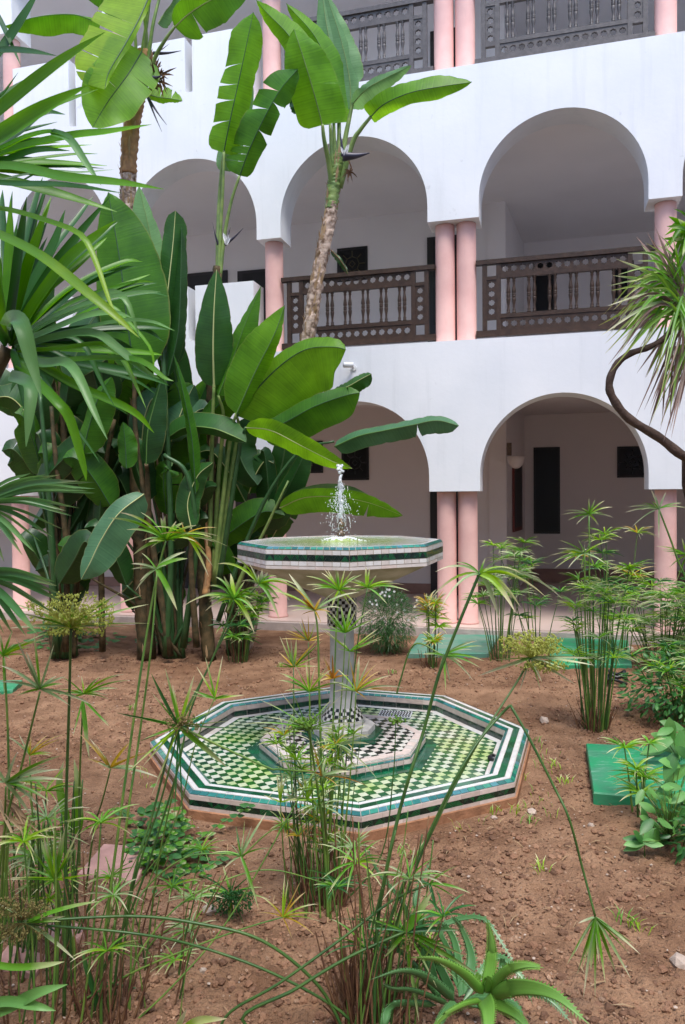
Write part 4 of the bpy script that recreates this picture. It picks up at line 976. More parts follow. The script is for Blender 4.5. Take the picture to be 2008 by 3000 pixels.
leaf(t, [(596, 992, 7.0), (650, 968, 6.9), (720, 930, 6.8), (790, 905, 6.75), (824, 898, 6.75)], 26, 52, .04, .12, L_mid, tears=((.8, 1, .02),), tb=.3, tt=.6, ribm=m_petd)
leaf(t, [(760, 900, 7.1), (795, 885, 7.0), (825, 868, 6.95), (850, 855, 6.95)], 16, 22, .1, .04, L_drr, tb=.3, tt=.75, e=.5)
leaf(t, [(562, 978, 6.8), (620, 985, 6.6), (690, 1020, 6.45), (760, 1055, 6.35), (806, 1072, 6.3)], 26, 22, -.08, .12, L_bri, tb=.3, tt=.45, e=1, ribm=m_ribpale)
tube(t, 'petiole', [(500, 1340, 7.2), (530, 1150, 7.0), (550, 1020, 6.9), (562, 978, 6.8)], [.028, .012], m_petd)
leaf(t, [(600, 1225, 7.3), (628, 1130, 7.2), (650, 1040, 7.15), (655, 960, 7.15)], 36, 40, .06, .10, L_drk, tb=.2)
leaf(t, [(610, 1210, 7.2), (640, 1150, 7.1), (680, 1075, 7.0), (708, 1010, 7.0)], 22, 36, .10, .06, L_drk, tb=.2)
leaf(t, [(590, 1110, 7.1), (560, 1070, 7.1), (545, 1020, 7.1), (565, 975, 7.1), (600, 950, 7.1)], 34, 40, .1, .1, L_drk, tb=.3)
tube(t, 'petiole', [(500, 1420, 7.2), (560, 1250, 7.1), (620, 1120, 7.0), (690, 1030, 6.9), (765, 1010, 6.8)], [.025, .01], m_petd)
tube(t, 'petiole', [(520, 1400, 7.2), (570, 1280, 7.1), (600, 1225, 7.1), (660, 1100, 7.0)], [.025, .01], m_petiole)
leaf(t, [(765, 1022, 6.8), (820, 998, 6.7), (880, 985, 6.6), (945, 972, 6.5), (1000, 962, 6.45), (1050, 974, 6.4)], 16, 27, .08, .08, L_gry, tears=((.62, -1, .06),), tb=.12, tt=.82, e=.5, ribm=m_ribg)
leaf(t, [(640, 1162, 6.9), (700, 1138, 6.8), (780, 1138, 6.7), (850, 1152, 6.6), (922, 1180, 6.5)], 20, 34, -.1, .16, L_mid, tears=((.75, -1, .03),), tb=.25, tt=.6, ribm=m_ribpale)
leaf(t, [(650, 1150, 7.0), (720, 1125, 7.0), (800, 1125, 6.9), (880, 1160, 6.8)], 16, 20, -.1, .1, L_gry, tb=.25)
leaf(t, [(380, 1004, 7.1), (425, 978, 7.0), (485, 980, 6.85), (530, 996, 6.8), (564, 1012, 6.75)], 40, 14, .14, .06, L_drr, tb=.35, tt=.6, ribm=m_ribg)
leaf(t, [(672, 1010, 7.2), (700, 1030, 7.2), (730, 1060, 7.2)], 26, 22, .1, .1, L_drk)

t = leftC = thing('bird_of_paradise_clump', 'broad leaved bird of paradise clump behind the strap leaved plant at the left', 'bird of paradise clump', A(345, gz(7.5), 7.5))
leaf(t, [(308, 850, 6.9), (292, 740, 6.85), (278, 620, 6.85), (262, 520, 6.85), (248, 440, 6.85)], 66, 98, .06, .06, L_mid, tb=.3, tt=.35, rib=.009, ribm=m_petd)
leaf(t, [(360, 780, 7.1), (365, 660, 7.1), (345, 540, 7.1), (318, 425, 7.1)], 66, 28, .04, .10, L_pal, tb=.3, tt=.3)
leaf(t, [(372, 770, 7.0), (385, 660, 6.95), (396, 560, 6.95), (402, 482, 6.95)], 28, 24, .05, .12, L_drr, tb=.3, tt=.8, e=.4, rib=.008)
leaf(t, [(385, 860, 7.0), (408, 760, 6.95), (414, 640, 6.95), (416, 520, 7.0)], 26, 12, .08, .08, L_drk, tb=.35, tt=.7)
leaf(t, [(372, 830, 7.1), (398, 800, 7.1), (420, 720, 7.1)], 30, 20, .08, .08, L_drk)
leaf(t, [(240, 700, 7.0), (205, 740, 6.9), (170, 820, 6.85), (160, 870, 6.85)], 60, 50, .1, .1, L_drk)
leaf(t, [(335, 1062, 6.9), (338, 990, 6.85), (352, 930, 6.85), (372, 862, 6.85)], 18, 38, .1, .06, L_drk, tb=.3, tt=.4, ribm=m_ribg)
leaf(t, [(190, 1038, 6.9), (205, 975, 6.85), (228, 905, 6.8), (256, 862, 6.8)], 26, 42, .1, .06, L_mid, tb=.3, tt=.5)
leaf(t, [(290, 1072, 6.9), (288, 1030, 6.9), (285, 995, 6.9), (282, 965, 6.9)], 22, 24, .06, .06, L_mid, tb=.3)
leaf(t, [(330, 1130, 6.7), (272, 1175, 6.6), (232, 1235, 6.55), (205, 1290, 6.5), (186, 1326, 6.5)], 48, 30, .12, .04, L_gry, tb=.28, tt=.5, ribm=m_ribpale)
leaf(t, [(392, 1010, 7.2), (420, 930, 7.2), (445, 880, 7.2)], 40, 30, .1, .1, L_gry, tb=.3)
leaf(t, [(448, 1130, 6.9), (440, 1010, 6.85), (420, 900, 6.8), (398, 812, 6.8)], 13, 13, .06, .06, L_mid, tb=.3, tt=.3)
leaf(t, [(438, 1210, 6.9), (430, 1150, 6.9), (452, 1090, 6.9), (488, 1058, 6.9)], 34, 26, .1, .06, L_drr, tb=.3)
for x0, pts in ((0, [(340, gz(7.4), 7.4), (344, 1280, 7.2), (338, 1100, 7.0), (335, 1062, 6.9)]), (0, [(390, 1500, 7.2), (350, 1250, 7.1), (312, 1000, 7.0), (308, 850, 6.9)]), (0, [(380, 1500, 7.2), (392, 1250, 7.1), (378, 900, 7.0), (372, 770, 7.0)]),
                (0, [(420, 1480, 7.2), (448, 1250, 7.0), (430, 1090, 6.9), (375, 1040, 6.9)]), (0, [(450, 1480, 7.1), (438, 1300, 7.0), (438, 1210, 6.9)]), (0, [(130, 1490, 7.3), (120, 1250, 7.2), (105, 1050, 7.1), (92, 900, 7.1)]),
                (0, [(150, 1490, 7.3), (152, 1250, 7.2), (128, 1050, 7.1), (118, 930, 7.1)]), (0, [(235, 1490, 7.4), (232, 1250, 7.3), (240, 1080, 7.2), (262, 960, 7.1)])):
    tube(t, 'petiole', pts, [.034, .018], rnd.choice((m_petd, m_barkd, m_barkd)), 8)
def thicket(t, bx, Y, n, xr, yr, mats):
    for i in range(n):
        x, y = rnd.uniform(*xr), rnd.uniform(*yr); YY = Y + rnd.uniform(-.3, .5); L = rnd.uniform(90, 190); a = R(90 + rnd.uniform(-55, 55)); dx, dy = math.cos(a), -math.sin(a)
        b = rnd.uniform(-.4, .4); p0 = (x, y, YY); p1 = (x + dx * L * .4, y + dy * L * .45, YY - .1); p2 = (x + dx * L * .75 + b * 30, y + dy * L * .8, YY - .15); p3 = (x + dx * L + b * 70, y + dy * L * .9 + abs(b) * 50, YY - .15)
        leaf(t, [p0, p1, p2, p3], rnd.uniform(18, 44), rnd.uniform(18, 44), rnd.uniform(.04, .14), rnd.uniform(.04, .14), rnd.choice(mats), rows=18, tb=.3, tears=((rnd.uniform(.3, .8), rnd.choice((1, -1)), .03),))
        tube(t, 'petiole', [(bx + rnd.uniform(-22, 22), gz(Y), Y), (lerp(bx, x, .4), lerp(gz(Y), y, .6), Y), p0], [.022, .01], rnd.choice((m_petd, m_petd, m_barkd)), 6)
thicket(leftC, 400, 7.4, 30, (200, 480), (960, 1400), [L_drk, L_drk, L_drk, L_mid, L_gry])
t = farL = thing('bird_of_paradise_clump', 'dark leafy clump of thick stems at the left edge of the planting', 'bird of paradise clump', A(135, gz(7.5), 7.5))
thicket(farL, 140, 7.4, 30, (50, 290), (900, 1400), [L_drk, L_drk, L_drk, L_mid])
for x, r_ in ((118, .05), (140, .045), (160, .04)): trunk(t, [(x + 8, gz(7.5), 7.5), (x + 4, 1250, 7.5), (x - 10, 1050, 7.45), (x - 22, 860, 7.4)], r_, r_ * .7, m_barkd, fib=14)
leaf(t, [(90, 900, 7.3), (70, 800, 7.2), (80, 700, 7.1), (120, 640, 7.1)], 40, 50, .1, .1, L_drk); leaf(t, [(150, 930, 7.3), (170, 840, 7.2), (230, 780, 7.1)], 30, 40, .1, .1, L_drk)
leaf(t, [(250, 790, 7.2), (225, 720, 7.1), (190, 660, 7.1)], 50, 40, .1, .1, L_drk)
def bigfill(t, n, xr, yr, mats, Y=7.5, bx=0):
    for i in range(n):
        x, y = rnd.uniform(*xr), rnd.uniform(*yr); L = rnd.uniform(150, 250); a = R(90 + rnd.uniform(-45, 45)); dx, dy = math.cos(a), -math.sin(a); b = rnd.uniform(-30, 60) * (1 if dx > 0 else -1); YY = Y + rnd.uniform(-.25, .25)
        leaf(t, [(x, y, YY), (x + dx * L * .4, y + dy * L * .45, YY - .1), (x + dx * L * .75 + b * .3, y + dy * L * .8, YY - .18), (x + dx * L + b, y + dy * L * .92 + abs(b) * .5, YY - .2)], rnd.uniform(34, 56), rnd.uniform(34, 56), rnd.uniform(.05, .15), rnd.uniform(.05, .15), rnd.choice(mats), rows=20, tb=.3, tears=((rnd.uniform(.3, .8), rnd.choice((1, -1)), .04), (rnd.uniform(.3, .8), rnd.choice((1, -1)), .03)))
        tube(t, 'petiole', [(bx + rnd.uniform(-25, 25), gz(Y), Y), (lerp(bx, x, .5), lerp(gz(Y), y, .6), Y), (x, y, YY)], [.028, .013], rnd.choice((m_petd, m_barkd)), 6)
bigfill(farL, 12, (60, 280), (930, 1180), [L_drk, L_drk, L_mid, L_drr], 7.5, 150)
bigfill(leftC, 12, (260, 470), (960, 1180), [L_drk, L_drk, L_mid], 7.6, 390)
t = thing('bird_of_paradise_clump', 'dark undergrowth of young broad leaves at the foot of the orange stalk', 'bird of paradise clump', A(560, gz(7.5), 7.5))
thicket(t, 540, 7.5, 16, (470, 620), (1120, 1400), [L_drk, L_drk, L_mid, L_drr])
# ------------------------------------------------------------------ strap leaved plants at the left edge, close to the camera
t = thing('strap_leaved_plant', 'large strap leaved plant reaching in from the upper left, very close', 'strap leaved plant', A(-170, gz(1.9), 1.9))
tube(t, 'trunk', [(-170, gz(1.9), 1.9), (-165, 1500, 1.9), (-150, 900, 1.9), (-130, 360, 1.9)], [.05, .04], m_bark, 10, jit=.1)
Y = 1.9
for pts, w, mt, tw, tw2 in (
    ([(-130, 360, 1.9), (0, 265, 1.8), (130, 160, 1.7), (241, 74, 1.62)], 62, B_str, .5, .7),
    ([(-130, 380, 1.9), (-20, 330, 1.8), (90, 262, 1.7), (206, 194, 1.65)], 60, B_str, .3, .3),
    ([(-120, 400, 1.9), (40, 345, 1.8), (160, 318, 1.7), (250, 306, 1.65), (347, 285, 1.62)], 40, B_str, .9, .8),
    ([(-120, 140, 1.9), (0, 122, 1.85), (60, 122, 1.8), (130, 128, 1.78)], 34, B_strd, .8, .8),
    ([(-60, 300, 1.9), (-20, 240, 1.95), (10, 215, 1.95), (42, 166, 1.95)], 20, B_strd, 1.0, 1.1),
    ([(-90, 240, 1.9), (10, 120, 1.95), (62, 40, 1.95), (95, -30, 1.95)], 44, B_strd, .6, .6),
    ([(-60, -40, 2.0), (-10, 30, 2.0), (20, 90, 1.95), (48, 150, 1.9)], 16, B_strd, .9, .9),
    ([(-130, 400, 1.9), (20, 385, 1.7), (150, 412, 1.6), (270, 422, 1.55), (375, 433, 1.5)], 40, B_str, .75, .7),
    ([(-130, 410, 1.9), (20, 425, 1.75), (150, 428, 1.7), (280, 442, 1.65)], 30, B_strd, .9, .9),
    ([(-120, 395, 1.9), (-20, 385, 1.85), (80, 350, 1.8), (160, 345, 1.75)], 34, B_strd, .7, .7),
    ([(-120, 395, 1.9), (30, 320, 2.0), (100, 265, 2.1), (150, 262, 2.1)], 30, B_strd, .7, .7),
    ([(-100, 370, 1.9), (0, 345, 1.8), (60, 318, 1.75), (120, 304, 1.7), (160, 318, 1.66)], 28, B_str, .9, 1.0),
    ([(118, 303, 1.7), (160, 320, 1.66), (195, 370, 1.63), (232, 424, 1.6)], 22, B_strp, .2, .2),
    ([(-120, 400, 1.9), (40, 372, 2.0), (160, 356, 2.05), (225, 352, 2.1)], 16, B_str, .9, .9),
    ([(-80, 470, 1.9), (20, 482, 1.75), (110, 508, 1.65), (185, 540, 1.6), (218, 600, 1.58), (250, 690, 1.56), (275, 745, 1.55)], 20, B_lime, .6, 1.0),
    ([(-90, 510, 1.9), (0, 540, 1.7), (100, 592, 1.6), (200, 672, 1.52), (270, 730, 1.5), (318, 772, 1.48)], 32, B_lime, .6, .6),
    ([(-60, 430, 2.0), (90, 395, 2.1), (180, 396, 2.15), (262, 388, 2.2)], 12, B_strp, .9, .9),
    ([(40, 422, 2.2), (90, 395, 2.2), (130, 380, 2.2), (200, 388, 2.2)], 10, B_strp, .9, .9)):
    strap(t, pts, w * .82, mt, tw * .75, tw2=tw2 * .75 if tw2 else None)
for i in range(12):
    a_ = R(rnd.uniform(-16, 50)); L = rnd.uniform(240, 420); strap(t, [(-130, 385, 2.05), (-130 + math.cos(a_) * L * .5, 385 - math.sin(a_) * L * .55, 2.15), (-130 + math.cos(a_) * L, 385 - math.sin(a_) * L + 10, 2.2)], rnd.uniform(22, 38), rnd.choice((B_strd, B_str)), rnd.uniform(.2, .8))
t = thing('strap_leaved_plant', 'dense rosette of long strap leaves at mid height on the left edge, tips drooping', 'strap leaved plant', A(-120, gz(2.5), 2.5))
tube(t, 'trunk', [(-120, gz(2.5), 2.5), (-110, 1700, 2.5), (-60, 1150, 2.5), (-25, 900, 2.5), (18, 795, 2.5)], [.03, .02], m_barkd, 10, jit=.1)
for pts, w, mt, tw, tw2 in (
    ([(35, 790, 2.5), (100, 745, 2.4), (200, 700, 2.3), (250, 672, 2.25), (290, 690, 2.2), (320, 775, 2.2)], 22, B_strp, .6, .3),
    ([(30, 785, 2.5), (120, 730, 2.3), (230, 690, 2.2), (320, 672, 2.1), (368, 668, 2.05)], 22, B_strp, .8, .8),
    ([(30, 790, 2.5), (110, 760, 2.3), (200, 725, 2.2), (265, 718, 2.15), (305, 728, 2.1)], 20, B_strp, .5, .6),
    ([(35, 795, 2.5), (150, 765, 2.3), (270, 738, 2.2), (345, 738, 2.1), (400, 757, 2.05)], 18, B_strp, .9, .8),
    ([(40, 800, 2.5), (120, 775, 2.3), (215, 765, 2.2), (270, 800, 2.15), (330, 850, 2.1), (365, 866, 2.08)], 24, B_strp, .5, .6),
    ([(40, 805, 2.5), (140, 800, 2.3), (225, 790, 2.2), (270, 810, 2.2), (300, 860, 2.15), (335, 935, 2.1)], 18, B_str, .7, .7),
    ([(30, 815, 2.5), (120, 828, 2.3), (230, 822, 2.2), (320, 828, 2.1), (375, 866, 2.05), (398, 872, 2.05)], 20, B_str, .7, .8),
    ([(35, 815, 2.5), (100, 832, 2.3), (150, 830, 2.2), (180, 862, 2.15), (215, 940, 2.1), (246, 1005, 2.08)], 24, B_strp, .3, .3),
    ([(30, 820, 2.5), (70, 860, 2.3), (130, 920, 2.2), (160, 960, 2.2), (190, 1060, 2.2), (198, 1100, 2.2)], 24, B_str, .5, .3),
    ([(15, 745, 2.4), (30, 730, 2.1), (52, 745, 2.0), (75, 830, 1.98), (96, 912, 1.96)], 38, B_strp, .2, .2),
    ([(25, 860, 2.4), (55, 870, 2.2), (72, 890, 2.15), (68, 950, 2.12), (60, 1022, 2.1)], 30, B_strp, .2, .3),
    ([(30, 800, 2.5), (50, 880, 2.3), (70, 960, 2.2), (80, 1010, 2.2)], 18, B_strd, .4, .4),
    ([(30, 790, 2.5), (90, 690, 2.4), (160, 600, 2.3), (228, 540, 2.25), (265, 505, 2.2)], 36, B_str, .4, .5),
    ([(30, 790, 2.5), (100, 660, 2.45), (170, 560, 2.4), (255, 448, 2.35)], 34, B_strd, .4, .4),
    ([(28, 790, 2.5), (80, 660, 2.5), (130, 560, 2.5), (150, 480, 2.5)], 36, B_strd, .5, .5),
    ([(25, 785, 2.5), (62, 650, 2.4), (88, 560, 2.35), (112, 470, 2.3)], 40, B_str, .5, .5),
    ([(22, 785, 2.5), (42, 650, 2.4), (55, 540, 2.35), (62, 450, 2.3)], 34, B_strd, .5, .5),
    ([(20, 785, 2.5), (26, 650, 2.5), (30, 540, 2.5), (25, 460, 2.5)], 34, B_str, .5, .5),
    ([(18, 785, 2.5), (8, 690, 2.4), (-5, 600, 2.35), (-15, 500, 2.3)], 30, B_str, .5, .5),
    ([(18, 785, 2.5), (-5, 740, 2.4), (-30, 640, 2.35), (-45, 560, 2.3)], 30, B_strd, .5, .5),
    ([(33, 800, 2.5), (130, 770, 2.6), (190, 790, 2.6), (230, 870, 2.6), (262, 930, 2.6)], 14, B_strd, .6, .6),
    ([(33, 800, 2.5), (110, 800, 2.6), (170, 840, 2.6), (210, 930, 2.6)], 14, B_strd, .6, .6),
    ([(33, 790, 2.5), (140, 700, 2.6), (210, 640, 2.6), (262, 620, 2.6)], 16, B_strd, .6, .6),
    ([(33, 800, 2.5), (140, 745, 2.6), (240, 700, 2.6), (290, 735, 2.6), (345, 800, 2.6), (352, 865, 2.6)], 12, B_str, .9, .6),
    ([(33, 800, 2.5), (90, 850, 2.6), (150, 950, 2.6), (196, 1010, 2.6), (230, 1060, 2.6)], 10, B_strd, .9, .6)):
    strap(t, pts, w, mt, tw, tw2=tw2)
for i in range(44):
    a = R(rnd.uniform(-30, 112)); L = rnd.uniform(200, 350); x1, y1 = 28 + math.cos(a) * L, 790 - math.sin(a) * L; s_ = rnd.uniform(0, 40) if a < .8 else 0
    strap(t, [(28, 792, 2.55), (28 + math.cos(a) * L * .5, 790 - math.sin(a) * L * .62, 2.7), (x1, y1 + s_ * .3, 2.8), (x1 + math.cos(a) * 60, y1 + s_ * 1.2 - math.sin(a) * 50, 2.85)], rnd.uniform(14, 24), rnd.choice((B_strd, B_strd, B_str)), rnd.uniform(.2, .9))
def fan(label, cx, cy, Y, tips, w, mts):
    t = thing('fan_palm', label, 'fan palm', A(cx - 60, gz(Y), Y))
    tube(t, 'leaf_stalk', [(cx - 60, gz(Y), Y), (cx - 60, (cy + gz(Y)) / 2, Y), (cx, cy, Y)], [.012, .008], m_stem, 6)
    for (x, y) in tips:
        dz = rnd.uniform(-.25, .1); mx, my = (cx + x) / 2, (cy + y) / 2 - abs(x - cx) * .05 - 6
        strap(t, [(cx, cy, Y), (mx, my, Y + dz * .4), (x, y, Y + dz)], w * rnd.uniform(.8, 1.2), rnd.choice(mts), rnd.uniform(-.9, .9), name='leaf_segment', tb=.1, tt=.6)
fan('fan palm leaf with split fingers reaching in at mid left edge', -50, 1150, 1.9,
    [(70, 1083), (105, 1085), (138, 1086), (120, 1095), (180, 1100), (216, 1103), (218, 1118), (200, 1122), (218, 1128), (182, 1162), (164, 1180), (150, 1168), (143, 1210), (120, 1228), (78, 1262), (52, 1270), (10, 1285), (40, 1240), (95, 1240), (-20, 1290)], 11, [B_palm, B_palm, B_strp])
fan('lower drooping fan palm leaf at the left edge beside the flowering sedge', -60, 1310, 2.0,
    [(95, 1318), (130, 1340), (150, 1362), (120, 1400), (85, 1450), (60, 1455), (105, 1385), (30, 1450), (10, 1450), (-5, 1460), (140, 1375), (70, 1425), (125, 1330)], 15, [B_strp, B_palm, B_strp])

# ------------------------------------------------------------------ umbrella sedges
def sedge(label, base, group='umbrella sedges around the fountain'): return thing('umbrella_sedge', label, 'umbrella sedge', base, group)
GR = [B_sg, B_sg, B_sl]; LM = [B_sl, B_sl, B_sg]; PL = [B_sp, B_sp, B_sg]; YL = [B_sy, B_sl, B_sp]; OR_ = [B_so, B_sy, B_sp]; DK = [B_sd, B_sd, B_sg]
# left foreground clump
t = sedge('tall straight sedge with creamy flower head, standing at far left front', A(147, gz(2.3), 2.3))
stem(t, [(147, gz(2.3), 2.3), (150, 2100, 2.3), (150, 1850, 2.3), (158, 1600, 2.25), (163, 1438, 2.2)], 9, m_stemd)
head(t, 163, 1434, 2.2, [(343, 1426), (342, 1382), (325, 1362), (287, 1348), (20, 1437), (0, 1372), (60, 1468), (30, 1400), (200, 1450), (230, 1398), (110, 1385)], 9, [B_sg, B_sp], arch=.05)
head(t, 163, 1436, 2.19, [(168, 1372, 10), (216, 1386, 10), (118, 1392, 9)], 9, LM)
umbel(t, 163, 1438, 2.2, 102, 96, m_umb, 130, dens=6)
umbel(t, 163, 1436, 2.2, 80, -18, m_umb, 34, dens=5)
t = sedge('sedge with pale upright star of leaves left of the tall flowering stalk', A(-30, gz(2.3), 2.3))
stem(t, [(-30, gz(2.3), 2.3), (5, 1930, 2.25), (50, 1750, 2.2), (92, 1582, 2.15)], 7)
head(t, 92, 1576, 2.15, [(37, 1458), (78, 1447), (124, 1474), (0, 1522), (152, 1548), (38, 1592), (219, 1616), (160, 1614), (0, 1560), (60, 1490)], 11, PL, arch=.12)
stem(t, [(-10, gz(2.4), 2.4), (20, 1900, 2.4), (20, 1700, 2.4), (10, 1505, 2.4)], 7); head(t, 8, 1500, 2.4, [(60, 1468), (68, 1500), (110, 1462), (0, 1450), (-30, 1470), (30, 1440), (10, 1590), (75, 1480)], 9, GR, dsp=.3)
stem(t, [(-15, gz(2.3), 2.3), (8, 1980, 2.3), (14, 1800, 2.2)], 7); head(t, 14, 1790, 2.2, [(138, 1760), (142, 1728), (150, 1784), (115, 1834), (72, 1866), (40, 1720), (120, 1745), (-20, 1740), (90, 1842)], 13, PL, arch=.1)
head(t, 68, 1728, 2.5, [(14, 1684), (44, 1680), (62, 1690), (72, 1682), (110, 1682), (144, 1690), (150, 1680), (90, 1700)], 8, YL); stem(t, [(60, gz(2.5), 2.5), (74, 1900, 2.5), (68, 1730, 2.5)], 5)
stem(t, [(130, gz(2.35), 2.35), (132, 2100, 2.35), (126, 2010, 2.3)], 8); head(t, 126, 2012, 2.3, [(58, 1920), (84, 1898), (104, 1884), (126, 1876), (140, 1900), (160, 1872), (182, 1896), (176, 1930), (150, 1890), (100, 1910)], 12, [B_sl, B_sg], arch=.03, dsp=.25)
for i in range(54):
    x = rnd.uniform(-20, 180); Yb = rnd.uniform(2.15, 2.9); tx = x + rnd.uniform(-60, 60); ty = rnd.uniform(1780, 2100)
    stem(t, [(x, gz(Yb), Yb), (lerp(x, tx, .5) + 8, lerp(gz(Yb), ty, .5), Yb), (tx, ty, Yb)], rnd.uniform(4, 7), rnd.choice((m_stem, m_stemd)))
    if rnd.random() < .42: rhead(t, A(tx, ty, Yb), rnd.uniform(.09, .17), 16, .0055, rnd.choice((GR, PL, LM)))
base_tuft(t, G(60, 2320), .28, 120, .3, m_straw)
t = sedge('sedge with short lime star head and one folded hanging leaf, left of the fountain', A(180, gz(3.2), 3.2))
stem(t, [(182, gz(3.2), 3.2), (182, 1800, 3.1), (190, 1610, 3.0)], 6); head(t, 192, 1588, 3.0, [(186, 1545), (298, 1556), (285, 1542), (140, 1548), (230, 1548), (250, 1600), (160, 1600), (215, 1570), (270, 1575), (130, 1590)], 8, LM)
head(t, 190, 1600, 3.0, [(205, 1735, 13)], 10, [B_sg], arch=0)
stem(t, [(195, gz(3.0), 3.0), (215, 1900, 2.9), (235, 1830, 2.8), (253, 1760, 2.75)], 5); head(t, 253, 1757, 2.75, [(182, 1678), (206, 1690), (215, 1700), (268, 1735, 12), (302, 1694), (345, 1720), (366, 1780), (300, 1735), (240, 1725), (225, 1715)], 10, [B_sy, B_sy, B_sp], arch=.1)
# front left clump with the long diagonal stalks
t = sedge('sedge clump with long parallel diagonal stalks crossing the left half', A(290, gz(2.25), 2.25))
for pts, w in (([(232, gz(2.25), 2.25), (234, 2220, 2.25), (250, 2076, 2.25), (285, 1796, 2.3), (325, 1530, 2.35), (356, 1330, 2.4), (380, 1236, 2.4)], 8),
               ([(245, gz(2.3), 2.3), (262, 2120, 2.3), (292, 1860, 2.3), (318, 1680, 2.35), (345, 1480, 2.35), (360, 1304, 2.4)], 7),
               ([(262, gz(2.3), 2.3), (268, 2200, 2.3), (310, 1990, 2.3), (352, 1860, 2.35), (400, 1678, 2.4), (425, 1626, 2.45), (480, 1520, 2.5), (528, 1400, 2.5), (536, 1372, 2.5)], 7),
               ([(200, gz(2.4), 2.4), (300, 2080, 2.4), (400, 1790, 2.45), (440, 1620, 2.5), (500, 1480, 2.55), (556, 1380, 2.6), (592, 1338, 2.6)], 6),
               ([(270, gz(2.3), 2.3), (300, 2050, 2.3), (370, 1830, 2.3), (398, 1712, 2.3), (410, 1664, 2.3)], 6),
               ([(300, gz(2.4), 2.4), (330, 2050, 2.4), (410, 1860, 2.4), (450, 1700, 2.4), (492, 1596, 2.4)], 4),
               ([(330, gz(2.5), 2.5), (362, 1980, 2.5), (400, 1800, 2.5), (418, 1700, 2.5)], 5)):
    stem(t, pts, w, rnd.choice((m_stemd, m_stem)))
head(t, 380, 1236, 2.4, [(272, 1172), (290, 1212), (322, 1172), (346, 1252), (304, 1270), (368, 1184, 12), (378, 1180, 13), (420, 1196, 12), (404, 1192), (492, 1240), (522, 1250), (450, 1202), (500, 1226), (248, 1185), (340, 1240), (420, 1230)], 11, [B_sl, B_sg, B_sg], arch=.22)
head(t, 358, 1302, 2.35, [(300, 1302), (310, 1352), (406, 1397, 15), (430, 1278, 12), (426, 1262, 10), (320, 1330), (300, 1290)], 9, PL)
head(t, 425, 1222, 2.4, [(488, 1296, 9), (470, 1260, 8), (478, 1320, 8), (400, 1200)], 8, [B_sy, B_sl])
head(t, 536, 1370, 2.5, [(418, 1388), (470, 1398), (494, 1320), (528, 1312, 12), (512, 1318), (560, 1330), (578, 1388, 11), (582, 1448, 12), (610, 1368), (520, 1400), (566, 1420, 11), (480, 1340), (450, 1370), (600, 1345), (590, 1410)], 10, GR, arch=.3)
head(t, 593, 1336, 2.6, [(498, 1290), (530, 1272), (600, 1302, 11), (614, 1310, 11), (640, 1372, 10), (640, 1418, 10), (664, 1374), (552, 1330), (620, 1330), (700, 1362), (684, 1342)], 9, PL + LM, arch=.3)
head(t, 410, 1662, 2.3, [(346, 1540, 12), (378, 1528, 9), (395, 1568, 10), (445, 1544, 9), (265, 1630, 9), (280, 1636, 7), (520, 1755, 16), (310, 1700), (328, 1752), (346, 1822), (400, 1872), (300, 1760), (270, 1790), (420, 1900), (330, 1690)], 8, GR + DK, arch=.03, dsp=.25)
stem(t, [(412, 1662, 2.3), (500, 1705, 2.3), (612, 1756, 2.3), (640, 1760, 2.32), (722, 1766, 2.4)], 6)
umbel(t, 415, 1662, 2.3, 38, 30, m_umbb, 22, dens=4); umbel(t, 415, 1655, 2.3, 40, -22, m_umbb, 16, dens=4)
head(t, 492, 1598, 2.4, [(450, 1525), (470, 1503), (478, 1535), (510, 1500), (560, 1590), (440, 1580), (525, 1588)], 8, GR, arch=.02, dsp=.2)
for i in range(34):
    x = rnd.uniform(170, 420); Yb = rnd.uniform(2.15, 2.7); tx = x + rnd.uniform(-110, 160); ty = rnd.uniform(1930, 2250)
    stem(t, [(x, gz(Yb), Yb), (lerp(x, tx, .35), lerp(gz(Yb), ty, .5), Yb), (tx, ty, Yb)], rnd.uniform(3, 6), rnd.choice((m_stem, m_straw, m_stemd)))
    if i % 4 == 0: rhead(t, A(tx, ty, Yb), rnd.uniform(.07, .14), 15, .005, rnd.choice((GR, PL, DK)))
strap(t, [(228, gz(2.3), 2.3), (222, 2280, 2.3), (200, 2210, 2.3), (188, 2170, 2.3)], 16, B_sd, .2)
base_tuft(t, G(250, 2330), .12, 70, .32, m_straw)
